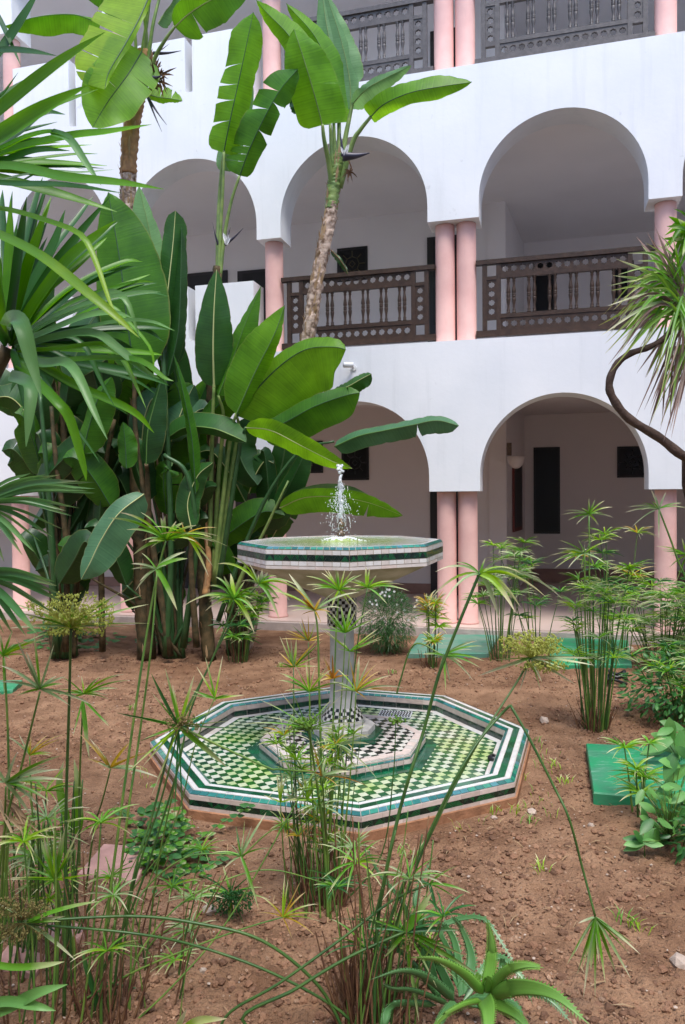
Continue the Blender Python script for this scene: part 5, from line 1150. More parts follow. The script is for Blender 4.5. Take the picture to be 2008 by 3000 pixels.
# centre clump in front of the fountain
t = sedge('sedge clump with many yellowing star heads standing right in front of the fountain pillar', A(740, gz(2.85), 2.85))
for pts, w in (([(748, gz(2.9), 2.9), (752, 1950, 2.9), (760, 1700, 2.95), (770, 1450, 3.0), (776, 1352, 3.0)], 6), ([(765, gz(2.95), 2.95), (780, 1880, 2.95), (800, 1650, 3.0), (818, 1480, 3.0), (841, 1346, 3.0)], 5),
               ([(750, gz(2.9), 2.9), (742, 1900, 2.9), (732, 1600, 2.9), (727, 1450, 2.9), (721, 1398, 2.9)], 7), ([(700, gz(2.95), 2.95), (688, 1950, 2.95), (676, 1750, 2.95), (672, 1528, 3.0)], 5),
               ([(745, gz(2.9), 2.9), (758, 1880, 2.9), (776, 1680, 2.9), (785, 1540, 2.9), (790, 1450, 2.9)], 4.5), ([(735, gz(2.8), 2.8), (722, 1950, 2.8), (712, 1750, 2.8), (708, 1582, 2.8)], 5),
               ([(760, gz(2.85), 2.85), (790, 1880, 2.85), (806, 1700, 2.85), (815, 1585, 2.85)], 5), ([(752, gz(2.8), 2.8), (742, 1920, 2.8), (722, 1760, 2.75), (706, 1665, 2.7)], 8),
               ([(758, gz(2.8), 2.8), (748, 1950, 2.8), (742, 1850, 2.7), (738, 1778, 2.65)], 6), ([(770, gz(2.9), 2.9), (870, 1960, 2.9), (898, 1780, 2.9), (906, 1652, 2.9)], 4), ([(700, gz(2.9), 2.9), (684, 1900, 2.9), (676, 1722, 2.9)], 4),
               ([(762, gz(2.95), 2.95), (770, 1880, 2.95), (778, 1780, 2.95), (776, 1708, 2.95)], 5), ([(720, gz(3), 3.), (716, 1800, 3.), (706, 1470, 3.)], 4), ([(758, gz(3), 3.), (776, 1780, 3.), (800, 1492, 3.)], 4)):
    stem(t, pts, w, rnd.choice((m_stem, m_stemd)))
head(t, 776, 1350, 3.0, [(735, 1310), (714, 1343), (700, 1318), (750, 1303), (768, 1298), (790, 1300), (808, 1303), (830, 1314), (758, 1392), (802, 1386), (822, 1392), (700, 1338), (740, 1300), (760, 1320)], 7, LM, extra=3)
head(t, 841, 1344, 3.0, [(838, 1296, 9), (846, 1298), (862, 1314), (937, 1352), (926, 1338), (905, 1340), (886, 1382), (870, 1366), (800, 1362), (812, 1330), (900, 1330)], 7, LM, extra=2)
head(t, 721, 1397, 2.9, [(661, 1312, 11), (640, 1358), (604, 1348), (690, 1368, 9), (736, 1366, 9), (770, 1352), (822, 1355, 8), (780, 1390), (700, 1372), (650, 1330), (735, 1425)], 8, [B_sy, B_sp, B_so, B_sl])
head(t, 706, 1466, 3.0, [(654, 1440), (665, 1428), (685, 1422), (705, 1406), (724, 1418), (742, 1450), (640, 1462), (690, 1412)], 6, YL, arch=.05)
head(t, 672, 1526, 3.0, [(640, 1455), (654, 1456), (666, 1462), (678, 1462, 9), (700, 1490), (722, 1468), (735, 1455), (738, 1466), (640, 1515), (638, 1492), (732, 1472)], 6.5, YL + LM, arch=.04)
head(t, 790, 1448, 2.9, [(780, 1385, 8), (784, 1398), (804, 1384, 8), (816, 1392), (840, 1400), (852, 1392), (738, 1390), (760, 1402), (842, 1420), (856, 1416)], 7, GR, arch=.03)
head(t, 800, 1490, 3.0, [(866, 1438), (876, 1456), (850, 1472), (742, 1440), (730, 1436), (778, 1468), (874, 1462), (862, 1450)], 5, LM, arch=.04)
head(t, 708, 1582, 2.8, [(650, 1546), (640, 1540), (674, 1518), (700, 1512), (722, 1524), (752, 1520), (762, 1530), (792, 1562), (730, 1570), (638, 1556)], 7, GR + LM)
head(t, 815, 1582, 2.85, [(800, 1508), (822, 1500, 8), (845, 1510), (862, 1520), (872, 1534), (896, 1545), (912, 1570), (842, 1602), (902, 1582), (758, 1560), (770, 1530), (925, 1574)], 6.5, [B_sl, B_sp, B_sy])
head(t, 762, 1552, 2.95, [(720, 1540), (740, 1500), (760, 1495), (780, 1530), (800, 1545), (730, 1560), (745, 1510)], 8, [B_sy, B_so])
umbel(t, 703, 1672, 2.7, 36, 36, m_umbg, 46, dens=5); head(t, 705, 1668, 2.7, [(592, 1600), (612, 1640), (560, 1656), (640, 1580), (660, 1560), (760, 1600), (790, 1586), (810, 1640), (780, 1680), (840, 1655), (600, 1680)], 5, PL, arch=.1)
umbel(t, 675, 1722, 2.9, 26, 20, m_umbg, 14, dens=4); umbel(t, 906, 1655, 2.9, 20, 16, m_umbg, 16, dens=4)
head(t, 776, 1706, 2.95, [(760, 1640), (790, 1652), (850, 1680), (846, 1702), (740, 1690), (700, 1740), (742, 1762), (792, 1790), (822, 1772), (862, 1780), (810, 1740), (735, 1670), (830, 1665), (770, 1780)], 8, [B_sl, B_sp, B_sg], extra=3)
head(t, 738, 1776, 2.65, [(715, 1700), (724, 1690), (746, 1732, 9), (762, 1750), (802, 1765, 9), (804, 1778, 8), (775, 1800), (720, 1730), (845, 1800), (690, 1790)], 6, OR_)
for (x, y, tp) in ((642, 1835, ((634, 1772), (646, 1768), (655, 1775), (640, 1780))), (704, 1830, ((690, 1760), (716, 1752), (738, 1768), (725, 1780), (700, 1775)))):
    head(t, x, y, 2.8, tp, 9, [B_sl], arch=.0, dsp=.15); stem(t, [(x + 20, gz(2.9), 2.9), (x + 6, 1950, 2.85), (x, y, 2.8)], 4)
for i in range(46):
    x = rnd.choice((rnd.gauss(745, 16), rnd.gauss(700, 20), rnd.gauss(745, 30))); Yb = rnd.uniform(2.8, 3.1); tx = x + rnd.uniform(-60, 60); ty = rnd.uniform(1640, 1950)
    stem(t, [(x, gz(Yb), Yb), (lerp(x, tx, .4), lerp(gz(Yb), ty, .5), Yb), (tx, ty, Yb)], rnd.uniform(2.6, 5), rnd.choice((m_stem, m_straw, m_stemd, m_stem)))
    if i < 34: rhead(t, A(tx, ty, Yb), rnd.uniform(.06, .13), 14, .005, rnd.choice((GR, LM, YL, PL)), up=.5)
base_tuft(t, G(735, 2070), .13, 150, .34, m_straw)
# front centre right clump
t = sedge('front sedge clump with thick dark stalks, one snapped and hanging at the right', A(850, gz(2.15), 2.15))
for pts, w in (([(855, gz(2.15), 2.15), (862, 2150, 2.2), (880, 2010, 2.2), (912, 1860, 2.25), (940, 1760, 2.25), (969, 1670, 2.3), (1000, 1560, 2.3), (1024, 1493, 2.3), (1089, 1328, 2.3), (1098, 1312, 2.3)], 10),
               ([(848, gz(2.2), 2.2), (866, 2200, 2.2), (924, 2021, 2.25), (974, 1921, 2.3), (1044, 1782, 2.3), (1094, 1700, 2.35), (1140, 1640, 2.4), (1168, 1613, 2.4)], 9),
               ([(1168, 1613, 2.4), (1209, 1688, 2.35), (1269, 1800, 2.3), (1304, 1873, 2.25), (1330, 1980, 2.25), (1362, 2096, 2.2)], 7),
               ([(870, gz(2.2), 2.2), (900, 2150, 2.25), (950, 1990, 2.3), (1005, 1870, 2.35), (1054, 1772, 2.4), (1100, 1690, 2.4), (1184, 1556, 2.5), (1214, 1505, 2.5)], 7),
               ([(840, gz(2.1), 2.1), (560, 2342, 2.1), (680, 2262, 2.12), (800, 2190, 2.15), (928, 2131, 2.18)], 9),
               ([(500, gz(2.1), 2.1), (515, 2330, 2.1), (640, 2250, 2.1), (784, 2146, 2.15), (900, 2060, 2.2), (983, 2022, 2.2)], 7),
               ([(800, gz(2.2), 2.2), (730, 2256, 2.2), (600, 2152, 2.2), (450, 2112, 2.2), (300, 2096, 2.2), (62, 2108, 2.15)], 8),
               ([(820, gz(2.2), 2.2), (784, 2316, 2.2), (625, 2226, 2.2), (450, 2164, 2.2), (295, 2134, 2.15), (62, 2114, 2.15)], 7)):
    stem(t, pts, w, m_stemd if w > 6 else m_stem, taper=.75)
head(t, 1098, 1314, 2.3, [(1006, 1395, 9), (984, 1372, 8), (1042, 1340, 8), (1180, 1402, 16), (1142, 1416, 13), (1102, 1330, 10), (1250, 1366, 10), (1290, 1372, 8), (1152, 1350), (1030, 1300, 7), (1192, 1390, 12), (1216, 1340), (1118, 1300)], 9, PL + [B_sl], arch=.32)
head(t, 1362, 2098, 2.2, [(1298, 2206), (1316, 2180), (1335, 2282), (1362, 2286), (1352, 2220, 12), (1385, 2250), (1410, 2228), (1466, 2184, 10), (1452, 2160, 12), (1440, 2180), (1444, 2240), (1320, 2230), (1370, 2200)], 11, [B_sg, B_sg, B_sp], arch=.02, dsp=.2)
umbel(t, 1214, 1505, 2.5, 68, 66, m_umb, 100, dens=6); umbel(t, 1244, 1512, 2.5, 52, -26, m_umb, 40, dens=6)
head(t, 1214, 1504, 2.5, [(1094, 1546, 10), (1360, 1522, 9), (1356, 1506, 7), (1318, 1566, 8), (1240, 1560), (1130, 1510), (1290, 1530)], 8, PL, arch=.03)
head(t, 928, 2130, 2.18, [(988, 2042, 22), (960, 2060, 15), (1050, 2128, 14), (1098, 2232, 12), (1072, 2190, 10), (960, 2342, 12), (1000, 2260, 9), (880, 2190, 14), (1044, 2240, 8)], 12, [B_sg, B_sd], arch=.05, dsp=.2)
umbel(t, 945, 2140, 2.18, 50, -55, m_umbb, 26, dens=4)
head(t, 983, 2022, 2.2, [(1048, 1980), (1078, 2044, 7), (1052, 2062), (1000, 2090, 10), (1020, 1990), (1030, 2030)], 8, DK + GR, arch=.15)
umbel(t, 50, 2106, 2.15, 60, 66, m_umbb, 60, dens=5); umbel(t, 50, 2112, 2.15, 55, -50, m_umbb, 46, dens=5)
head(t, 62, 2110, 2.15, [(228, 2062, 13), (150, 2096, 12), (172, 2196, 12), (0, 2160, 12), (-20, 2060)], 12, [B_sg, B_sp], arch=.06)
# arching thin stalks with small heads near the left centre
for pts, w in (([(296, 2343, 2.3), (305, 2100, 2.35), (345, 2020, 2.4), (425, 1962, 2.4), (500, 1953, 2.4), (552, 1959, 2.4)], 5), ([(290, 2343, 2.3), (310, 2200, 2.35), (400, 2080, 2.4), (500, 2020, 2.4), (620, 1990, 2.45), (762, 2026, 2.5)], 5),
               ([(170, 2300, 2.3), (310, 2222, 2.3), (450, 2164, 2.3), (560, 2124, 2.3), (648, 2098, 2.3)], 5), ([(555, 1960, 2.4), (600, 1915, 2.4), (650, 1880, 2.4)], 4), ([(240, 2400, 2.25), (400, 2250, 2.3), (530, 2090, 2.4), (700, 1800, 2.5), (760, 1712, 2.6)], 5)):
    stem(t, pts, w, m_stem)
head(t, 552, 1958, 2.4, [(560, 1876), (576, 1890), (610, 1858, 7), (592, 2080, 9), (570, 2030), (510, 1990), (620, 1940), (540, 1890), (490, 1950)], 7, [B_sg, B_sp, B_sd])
head(t, 648, 2098, 2.3, [(652, 2000, 7), (660, 2010), (690, 2012), (700, 2040), (730, 2068), (720, 2140), (670, 2150), (740, 2110)], 6, [B_sl, B_sy])
head(t, 780, 2020, 2.5, [(700, 1990), (690, 2010), (850, 2030), (830, 2000), (720, 2040), (760, 1960)], 6, DK)
for i in range(48):
    x = rnd.gauss(850, 45); Yb = rnd.uniform(2.1, 2.45); tx = x + rnd.uniform(-60, 120); ty = rnd.uniform(1850, 2200)
    stem(t, [(x, gz(Yb), Yb), (lerp(x, tx, .4), lerp(gz(Yb), ty, .5), Yb), (tx, ty, Yb)], rnd.uniform(3, 6), rnd.choice((m_stem, m_straw, m_straw, m_stemd)))
    if i % 5 == 0: rhead(t, A(tx, ty, Yb), rnd.uniform(.07, .15), 14, .006, rnd.choice((GR, PL, DK)), up=.4)
base_tuft(t, G(835, 2320), .13, 130, .4, m_straw)
t = sedge('small dark sedge tuft with hanging fuzzy flowers on the bare soil left of centre', A(530, gz(2.9), 2.9))
umbel(t, 530, 2050, 2.8, 50, -50, B_sd, 60, dens=4); umbel(t, 530, 2060, 2.8, 52, 30, B_sd, 36, dens=4)
head(t, 528, 2046, 2.8, [(450, 2000), (430, 2044), (470, 2080), (600, 2030), (620, 2060), (524, 2126, 9), (510, 1980, 8), (560, 2120), (580, 2000), (490, 2100)], 7, DK, extra=8)
stem(t, [(534, gz(2.9), 2.9), (532, 2090, 2.85), (528, 2046, 2.8)], 5)
# sedges beyond the fountain, built in world space
def wild(label, x, y, n, H, spread, Rh, wm, mts, lean=0, low=.35, tuft=.2, nb=17, group='umbrella sedges around the fountain', up=.3):
    t = sedge(label, Vector((x, y, 0)), group)
    for i in range(n):
        a = rnd.uniform(0, 6.28); r = .35 * spread * math.sqrt(rnd.random()); b = Vector((x + math.cos(a) * r, y + math.sin(a) * r, hgt(x, y) - .01)); h = H * (low + (1 - low) * rnd.random()) if i else H
        tp = Vector((x + math.cos(a) * (r + rnd.uniform(.1, 1) * spread * h / H) + lean * h, y + math.sin(a) * (r + .6 * spread * rnd.random()), h)); mid = (b * .55 + tp * .45) + Vector((0, 0, h * .08)); 
        m = MB(); m.tube(crom([b, mid, tp], 6), [.0055, .0052, .005, .0045, .0042, .004, .0035], 5, cap=False); m.build('stem', rnd.choice((m_stem, m_stemd)), t)
        rhead(t, tp, Rh * rnd.uniform(.7, 1.1), nb, wm, rnd.choice(mts) if isinstance(mts[0], list) else mts, up=up)
    if tuft: base_tuft(t, Vector((x, y, 0)), tuft * .5, int(tuft * 260), tuft * 1.3, m_straw)
    return t
b = G(1360, 1672)
wild('tall sedge thicket standing alone between the two right hand green covers', b.x, b.y, 28, 1.0, .24, .17, .005, [GR, LM, DK, PL, GR], tuft=.26, low=.45)
t = sedge('tallest sedge stalks with open pale stars against the white arch at the right', Vector((b.x + .02, b.y + .15, 0)))
for pts in ([(1362, gz(5.1), 5.1), (1352, 1450, 5.1), (1348, 1180, 5.1)], [(1350, gz(5.1), 5.1), (1342, 1450, 5.1), (1338, 1265, 5.1)], [(1375, gz(5.1), 5.1), (1384, 1450, 5.1), (1390, 1285, 5.1)]): stem(t, pts, 5)
head(t, 1349, 1176, 5.1, [(1284, 1178), (1292, 1168), (1318, 1200), (1330, 1162), (1348, 1138), (1362, 1142), (1385, 1145), (1402, 1160), (1370, 1202), (1404, 1184), (1345, 1206), (1300, 1190)], 6, PL + GR)
head(t, 1338, 1266, 5.1, [(1256, 1272), (1262, 1288), (1280, 1236), (1276, 1256), (1300, 1300), (1372, 1250), (1402, 1302), (1386, 1290), (1330, 1300), (1396, 1238), (1270, 1300)], 6, PL + GR)
b = G(1080, 1520)
wild('loose sedge in front of the double pink columns', b.x + .3, b.y + .2, 18, 1.12, .34, .20, .009, [GR, PL], tuft=.12, low=.5)
b = G(985, 1532); wild('small yellowish sedge tuft in front of the pale green cover', b.x, b.y, 11, .62, .16, .18, .012, [LM, YL], tuft=.2, low=.4, up=.5)
b = G(545, 1512); wild('grassy sedge tuft at the foot of the bird of paradise trees', b.x, b.y, 16, .62, .28, .22, .012, [GR, DK], tuft=.26)
b = G(1210, 1500); wild('sparse sedge behind the creamy flower head on the right', b.x + .1, b.y, 10, .95, .3, .18, .008, [GR, DK], tuft=.1)
t = sedge('overhanging sedge star with long leaves at the right edge in front of the pink column', A(1568, gz(4.0), 4.0))
stem(t, [(1600, gz(4.0), 4.0), (1580, 1400, 4.0), (1545, 1270, 4.0), (1508, 1165, 4.0)], 6); head(t, 1508, 1164, 4.0, [(1432, 1172), (1438, 1160), (1444, 1208), (1500, 1130), (1524, 1125), (1508, 1236), (1570, 1162), (1560, 1150), (1470, 1150), (1490, 1120)], 6, PL)
stem(t, [(1610, gz(4.2), 4.2), (1600, 1500, 4.2), (1570, 1280, 4.2)], 5); head(t, 1572, 1270, 4.2, [(1520, 1262), (1530, 1300), (1500, 1250), (1560, 1230), (1545, 1340)], 7, GR)
b = G(1500, 1515)
wild('dense drooping sedge mound in front of the right hand pink column', b.x - .05, b.y - .3, 44, .78, .42, .28, .008, [GR, DK, PL, PL], tuft=.3, low=.25, nb=18, up=.12)
wild('tall loose sedge behind the drooping mound at the right edge', b.x - .25, b.y + .3, 16, 1.2, .4, .24, .010, [GR, DK, YL], tuft=.15, low=.5)
b = G(1540, 1650); wild('low dark sedge at the right edge above the green cover', b.x + .05, b.y, 18, .5, .3, .2, .010, [GR, GR, DK], tuft=.15)
b = G(1335, 1790, .1)
t = wild('thin tufted sedge leaning over the near right green cover', G(1470, 1860).x, G(1470, 1860).y, 7, .32, .2, .16, .008, [DK, GR], tuft=.05)
# fallen sedge star lying between the columns and the fountain
t = sedge('pale folded sedge star bending low over the soil behind the fountain rim', A(1020, gz(5.6), 5.6))
stem(t, [(900, gz(5.6), 5.6), (915, 1560, 5.5), (950, 1474, 5.4), (1016, 1500, 5.3)], 5); head(t, 1016, 1500, 5.3, [(1092, 1466), (1104, 1478), (1108, 1512), (1100, 1528), (1070, 1480), (1084, 1558), (1020, 1580), (1030, 1560), (1000, 1565), (1060, 1520)], 8, PL)

# ------------------------------------------------------------------ aloes in the right foreground
def aloe(label, cx, cy, Y, L_, mt, teeth=True):
    t = thing('aloe', label, 'aloe', A(cx, gz(Y), Y))
    for pts, w, mm in L_:
        n = 16; Q2 = crom([Vector(p) for p in pts], n); Q = [P3(q) for q in Q2]; lat = [frame2d(Q2[max(i - 1, 0)], Q2[min(i + 1, n)]) * .9 + FWD * .43 for i in range(n + 1)]
        m = MB(); W_ = px2m(w * 1.05, Q2[8].z); base = len(m.v); NS = 8
        for i in range(n + 1):
            k = max(.03, prof(i / n, .02, .12, 1.15)); T = (Q[min(i + 1, n)] - Q[max(i - 1, 0)]).normalized(); nn = T.cross(lat[i]).normalized()
            if nn.z < 0: nn = -nn
            for j in range(NS):
                a = 2 * math.pi * j / NS; c_, s_ = math.cos(a), math.sin(a); up_ = s_ * (.05 if s_ > 0 else .14)
                m.v.append(tuple(Q[i] + lat[i] * W_ * .5 * k * c_ + nn * W_ * k * (up_ + .13 * c_ * c_)))
        for i in range(n):
            for j in range(NS):
                a = base + i * NS + j; b2 = base + i * NS + (j + 1) % NS; m.face((a, b2, b2 + NS, a + NS), 0, [(j / NS * 2 - 1, i / n), ((j + 1) / NS * 2 - 1, i / n), ((j + 1) / NS * 2 - 1, (i + 1) / n), (j / NS * 2 - 1, (i + 1) / n)], True)
        for s in (-1, 1):
            for i in range(2, n - 1):
                for f in (0, .5):
                    q = Q[i].lerp(Q[i + 1], f); k = lerp(prof(i / n, .02, .12, 1.15), prof((i + 1) / n, .02, .12, 1.15), f); T = (Q[i + 1] - Q[i]).normalized()
                    e = q + lat[i] * W_ * .5 * k * s; T *= px2m(3, Y); kk = m.add(e - T, e + T, e + T * 1.4 + lat[i] * s * px2m(5, Y)); m.face((kk, kk + 1, kk + 2))
        m.build('leaf', mm, t)
    return t
aloe('bright green young aloe rosette with toothed leaves at the bottom right', 1108, 2275, 1.98, [
    ([(1112, 2272, 1.98), (1124, 2200, 2.0), (1124, 2150, 2.0), (1114, 2100, 2.0)], 26, B_aloe), ([(1106, 2275, 1.98), (1060, 2228, 1.95), (1000, 2196, 1.92), (940, 2190, 1.9)], 34, B_aloe), ([(1116, 2268, 1.98), (1160, 2220, 1.9), (1200, 2208, 1.86), (1245, 2214, 1.84)], 22, B_aloe),
    ([(1120, 2275, 1.98), (1190, 2258, 1.85), (1270, 2276, 1.75), (1350, 2345, 1.68)], 38, B_aloe), ([(1108, 2285, 1.98), (1118, 2310, 1.85), (1118, 2360, 1.75), (1112, 2420, 1.7)], 44, B_aloe), ([(1118, 2270, 1.98), (1146, 2240, 2.02), (1150, 2210, 2.05), (1150, 2190, 2.05)], 18, B_aloed),
    ([(1104, 2290, 1.98), (1060, 2300, 1.9), (1010, 2330, 1.85), (980, 2380, 1.82)], 26, B_aloe), ([(1112, 2285, 1.98), (1180, 2320, 1.88), (1220, 2370, 1.82)], 24, B_aloe), ([(1110, 2270, 1.98), (1090, 2250, 2.0), (1098, 2225, 2.0)], 18, B_aloe), ([(1112, 2272, 1.98), (1118, 2245, 1.95), (1112, 2235, 1.94)], 20, B_aloe)], B_aloe)
aloe('older grey green aloe with long arching toothed leaves behind the young one', 1020, 2270, 2.2, [
    ([(1040, 2290, 2.2), (980, 2240, 2.15), (920, 2222, 2.1), (845, 2242, 2.05)], 32, B_aloed), ([(1030, 2300, 2.2), (950, 2268, 2.15), (900, 2262, 2.1), (876, 2250, 2.1)], 20, B_aloed), ([(1040, 2280, 2.2), (1000, 2200, 2.25), (960, 2160, 2.25), (860, 2110, 2.3), (780, 2102, 2.3)], 24, B_aloed),
    ([(1050, 2270, 2.2), (1030, 2180, 2.3), (1010, 2120, 2.35), (1100, 2098, 2.4), (1150, 2160, 2.35), (1185, 2220, 2.3)], 14, B_aloed), ([(1060, 2275, 2.2), (1040, 2150, 2.3), (1000, 2110, 2.35), (940, 2115, 2.4)], 18, B_aloed), ([(1050, 2280, 2.2), (1080, 2200, 2.25), (1060, 2130, 2.3), (1030, 2090, 2.3)], 22, B_aloed),
    ([(1010, 2290, 2.2), (930, 2190, 2.25), (870, 2150, 2.3), (784, 2160, 2.35)], 18, B_aloed), ([(1010, 2290, 2.2), (960, 2100, 2.3), (955, 2040, 2.35), (990, 1960, 2.4)], 16, B_aloed), ([(1000, 2280, 2.2), (930, 2080, 2.3), (870, 2000, 2.4), (830, 1920, 2.45)], 14, B_aloed),
    ([(1060, 2290, 2.2), (1130, 2190, 2.3), (1190, 2230, 2.25), (1220, 2300, 2.2)], 14, B_aloed), ([(1060, 2300, 2.2), (1160, 2260, 2.2), (1250, 2280, 2.15), (1310, 2343, 2.1)], 22, B_aloed), ([(1000, 2300, 2.2), (900, 2300, 2.15), (880, 2340, 2.1), (870, 2390, 2.1)], 26, B_aloed),
    ([(1040, 2290, 2.2), (1010, 2330, 2.1), (990, 2380, 2.05)], 30, B_aloed), ([(1060, 2290, 2.2), (1170, 2300, 2.15), (1190, 2340, 2.1), (1200, 2380, 2.1)], 24, B_aloed)], B_aloed)

# ------------------------------------------------------------------ dragon tree with a bent branch at the right
t = thing('dragon_tree', 'thin leaved dragon tree on a bent brown branch entering at the right edge', 'dragon tree', Vector((2.1, 4.2, 0)))
Yd = 3.9
m = MB(); Q = crom([Vector((2.1, 4.2, 0)), Vector((2.05, 4.1, 1.0)), A(1640, 1075, 4.0), A(1568, 1046, Yd), A(1510, 1002, Yd), A(1440, 958, Yd), A(1405, 915, Yd), A(1394, 880, Yd), A(1408, 838, Yd), A(1440, 810, Yd), A(1490, 792, Yd), A(1530, 762, Yd), A(1552, 700, Yd), A(1562, 650, Yd)], 60)
m.tube(Q, [lerp(.030, .011, i / 60) + .0015 * math.sin(i * 1.7) for i in range(61)], 10, uv=True); m.build('trunk', m_branch, t)
def dleaf(x, y, tx, ty, w, mm, sag=.25, Y0=3.9):
    dz = rnd.uniform(-.25, .25); mx, my = lerp(x, tx, .45), lerp(y, ty, .45) - abs(tx - x) * sag
    strap(t, [(x, y, Y0), (mx, my, Y0 + dz * .5), (tx, ty, Y0 + dz)], w, mm, rnd.uniform(-.7, .7), n=9, tb=.1, tt=.3, fold=.3)
for i in range(92):
    a = R(rnd.uniform(95, 300)); L = rnd.uniform(110, 215); x, y = 1556 + rnd.gauss(0, 6), rnd.uniform(625, 730)
    tx = x + math.cos(a) * L; ty = y - math.sin(a) * L * .75 + rnd.uniform(15, 75)
    if tx < 1378: tx = rnd.uniform(1378, 1440)
    dleaf(x, y, tx, ty, rnd.uniform(4.5, 8), rnd.choice((B_dra, B_dra, B_dra, B_sg, B_sg, B_drad)))
for tx, ty, mm in ((1410, 592, B_sg), (1402, 630, B_sg), (1390, 700, B_sp), (1370, 745, B_dra), (1375, 768, B_sp), (1398, 850, B_dra), (1420, 780, B_sl), (1468, 560, B_sg), (1500, 520, B_drad), (1480, 530, B_drad), (1455, 540, B_drad)): dleaf(1558, 690, tx, ty, 10, mm, .12)
for i in range(34):
    x, y = rnd.uniform(1520, 1590), rnd.uniform(740, 830); dleaf(x, y, x - rnd.uniform(5, 90), y + rnd.uniform(90, 190), rnd.uniform(4, 7), rnd.choice((B_drad, B_drad, B_dra)), .05)
for i in range(26):
    x, y = rnd.uniform(1560, 1600), rnd.uniform(500, 560); dleaf(x, y, x - rnd.uniform(10, 60), y + rnd.uniform(-30, 120), rnd.uniform(8, 14), rnd.choice((B_str, B_sg)), .1)
m = MB(); m.tube([A(1568, 1046, 3.95), A(1566, 1110, 4.0), A(1590, 1200, 4.05), A(1620, 1400, 4.1), Vector((2.15, 4.15, 0))], [.018, .014, .02, .022, .03], 8); m.build('side_branch', m_branch, t)

# ------------------------------------------------------------------ shrubs, weeds and ground leaves
def smallleaf(m, c, d, up_, L, w, mi=0):
    """pointed oval leaf, folded along the midrib"""
    s = d.cross(up_).normalized(); n = 4; Q = [c + d * (L * i / n) - up_ * (L * .18 * (i / n) ** 2) for i in range(n + 1)]
    ribbon(m, Q, s, w, .22, tb=.45, tt=.4, mi=mi, e=1.0)
def shrub(label, c, rx, ry, rz, n, L, ratio, pal, name='shrub', cat='shrub', stems=6, pname='leaf_cluster', ncl=1):
    t = thing(name, label, cat, Vector((c.x, c.y, 0)))
    for j in range(stems):
        a = rnd.uniform(0, 6.28); m = MB(); m.tube([Vector((c.x + rnd.gauss(0, .02), c.y + rnd.gauss(0, .02), hgt(c.x, c.y) - .02)), c + Vector((math.cos(a) * rx * .25, math.sin(a) * ry * .25, c.z * .0)), c + Vector((math.cos(a) * rx * .7, math.sin(a) * ry * .7, rz * rnd.uniform(-.2, .7)))], [.006, .004, .002], 5); m.build('stem', m_stem, t)
    for cc in range(ncl):
        m = MB()
        for i in range(n // ncl):
            u = Vector((rnd.gauss(0, 1), rnd.gauss(0, 1), rnd.gauss(0, 1))).normalized(); r = rnd.random() ** .4
            if ncl > 1: u = (u + Vector((math.cos(cc * 2.4), math.sin(cc * 2.4), (cc % 3 - 1) * .5)) * .9).normalized()
            p = c + Vector((u.x * rx * r, u.y * ry * r, u.z * rz * r))
            if p.z < hgt(p.x, p.y) + .01: p.z = hgt(p.x, p.y) + rnd.uniform(.01, .05)
            d = (u + Vector((rnd.gauss(0, .5), rnd.gauss(0, .5), rnd.gauss(0, .35)))); d.z -= .15; d.normalize(); l = L * rnd.uniform(.6, 1.15)
            up_ = (ZV + Vector((rnd.gauss(0, .35), rnd.gauss(0, .35), 0))).normalized()
            if abs(d.dot(up_)) > .95: up_ = Vector((1, 0, 0))
            smallleaf(m, p, d, up_, l, l * ratio, rnd.randrange(len(pal)))
        m.build(pname, pal, t, kind='stuff')
    return t
def bigweed(label, spots, pal, group=None, cat='weed', name='broad_leaved_weed', rat=.5):
    """each leaf its own part: (x, y, distance, angle, length px)"""
    x0, y0, Y0 = spots[0][:3]; t = thing(name, label, cat, A(x0, gz(Y0), Y0), group)
    for x, y, Y_, ang, Lp in spots[1:] if len(spots[0]) == 3 else spots:
        m = MB(); a = R(ang); c = A(x, y, Y_); L = px2m(Lp, Y_); d = (RT * math.cos(a) + ZV * math.sin(a) * .75 + FWD * rnd.uniform(-.5, .3)).normalized(); up_ = (ZV * .8 - FWD * .6 + RT * rnd.gauss(0, .2)).normalized()
        s = d.cross(up_).normalized(); n = 8; Q = [c + d * (L * i / n) - ZV * (L * .2 * (i / n) ** 2) for i in range(n + 1)]; ribbon(m, Q, s, L * rat, .14, tb=.5, tt=.4, e=.9); m.build('leaf', rnd.choice(pal), t)
        tube(t, 'petiole', [c, A(lerp(x, x0, .6), lerp(y, gz(Y0), .5), Y_), A(x0, gz(Y0), Y0)], [.002, .003], m_stem, 4)
    return t
bigweed('large leaved light green plant spilling over the near right green cover', [(1530, 1900, 3.5)] + [(rnd.uniform(1470, 1590), rnd.uniform(1800, 1930), rnd.uniform(3.2, 3.6), rnd.uniform(100, 380), rnd.uniform(28, 50)) for i in range(52)] + [(rnd.uniform(1540, 1590), rnd.uniform(1720, 1800), 3.5, rnd.uniform(120, 250), 60) for i in range(5)], [B_grsl, B_grsl, B_grs])
bigweed('light green star shaped leaves on the soil at the right edge beyond the cover', [(1560, 1700, 4.4)] + [(rnd.uniform(1520, 1590), rnd.uniform(1640, 1720), rnd.uniform(4.2, 4.6), rnd.uniform(90, 270), rnd.uniform(40, 70)) for i in range(14)], [B_grsl])
bigweed('single seedling with long pointed leaves below the light green plant', [(1475, 1935, 3.3)] + [(1475, 1925, 3.3, a, 50) for a in (175, 160, 20, 60, 120, 200)], [B_grsl, B_grs])
p = G(1540, 1660); shrub('dark leafy shrub in the shade at the right edge', Vector((p.x + .12, p.y + .1, .22)), .42, .35, .28, 900, .06, .5, [B_sd, B_grs], ncl=1)
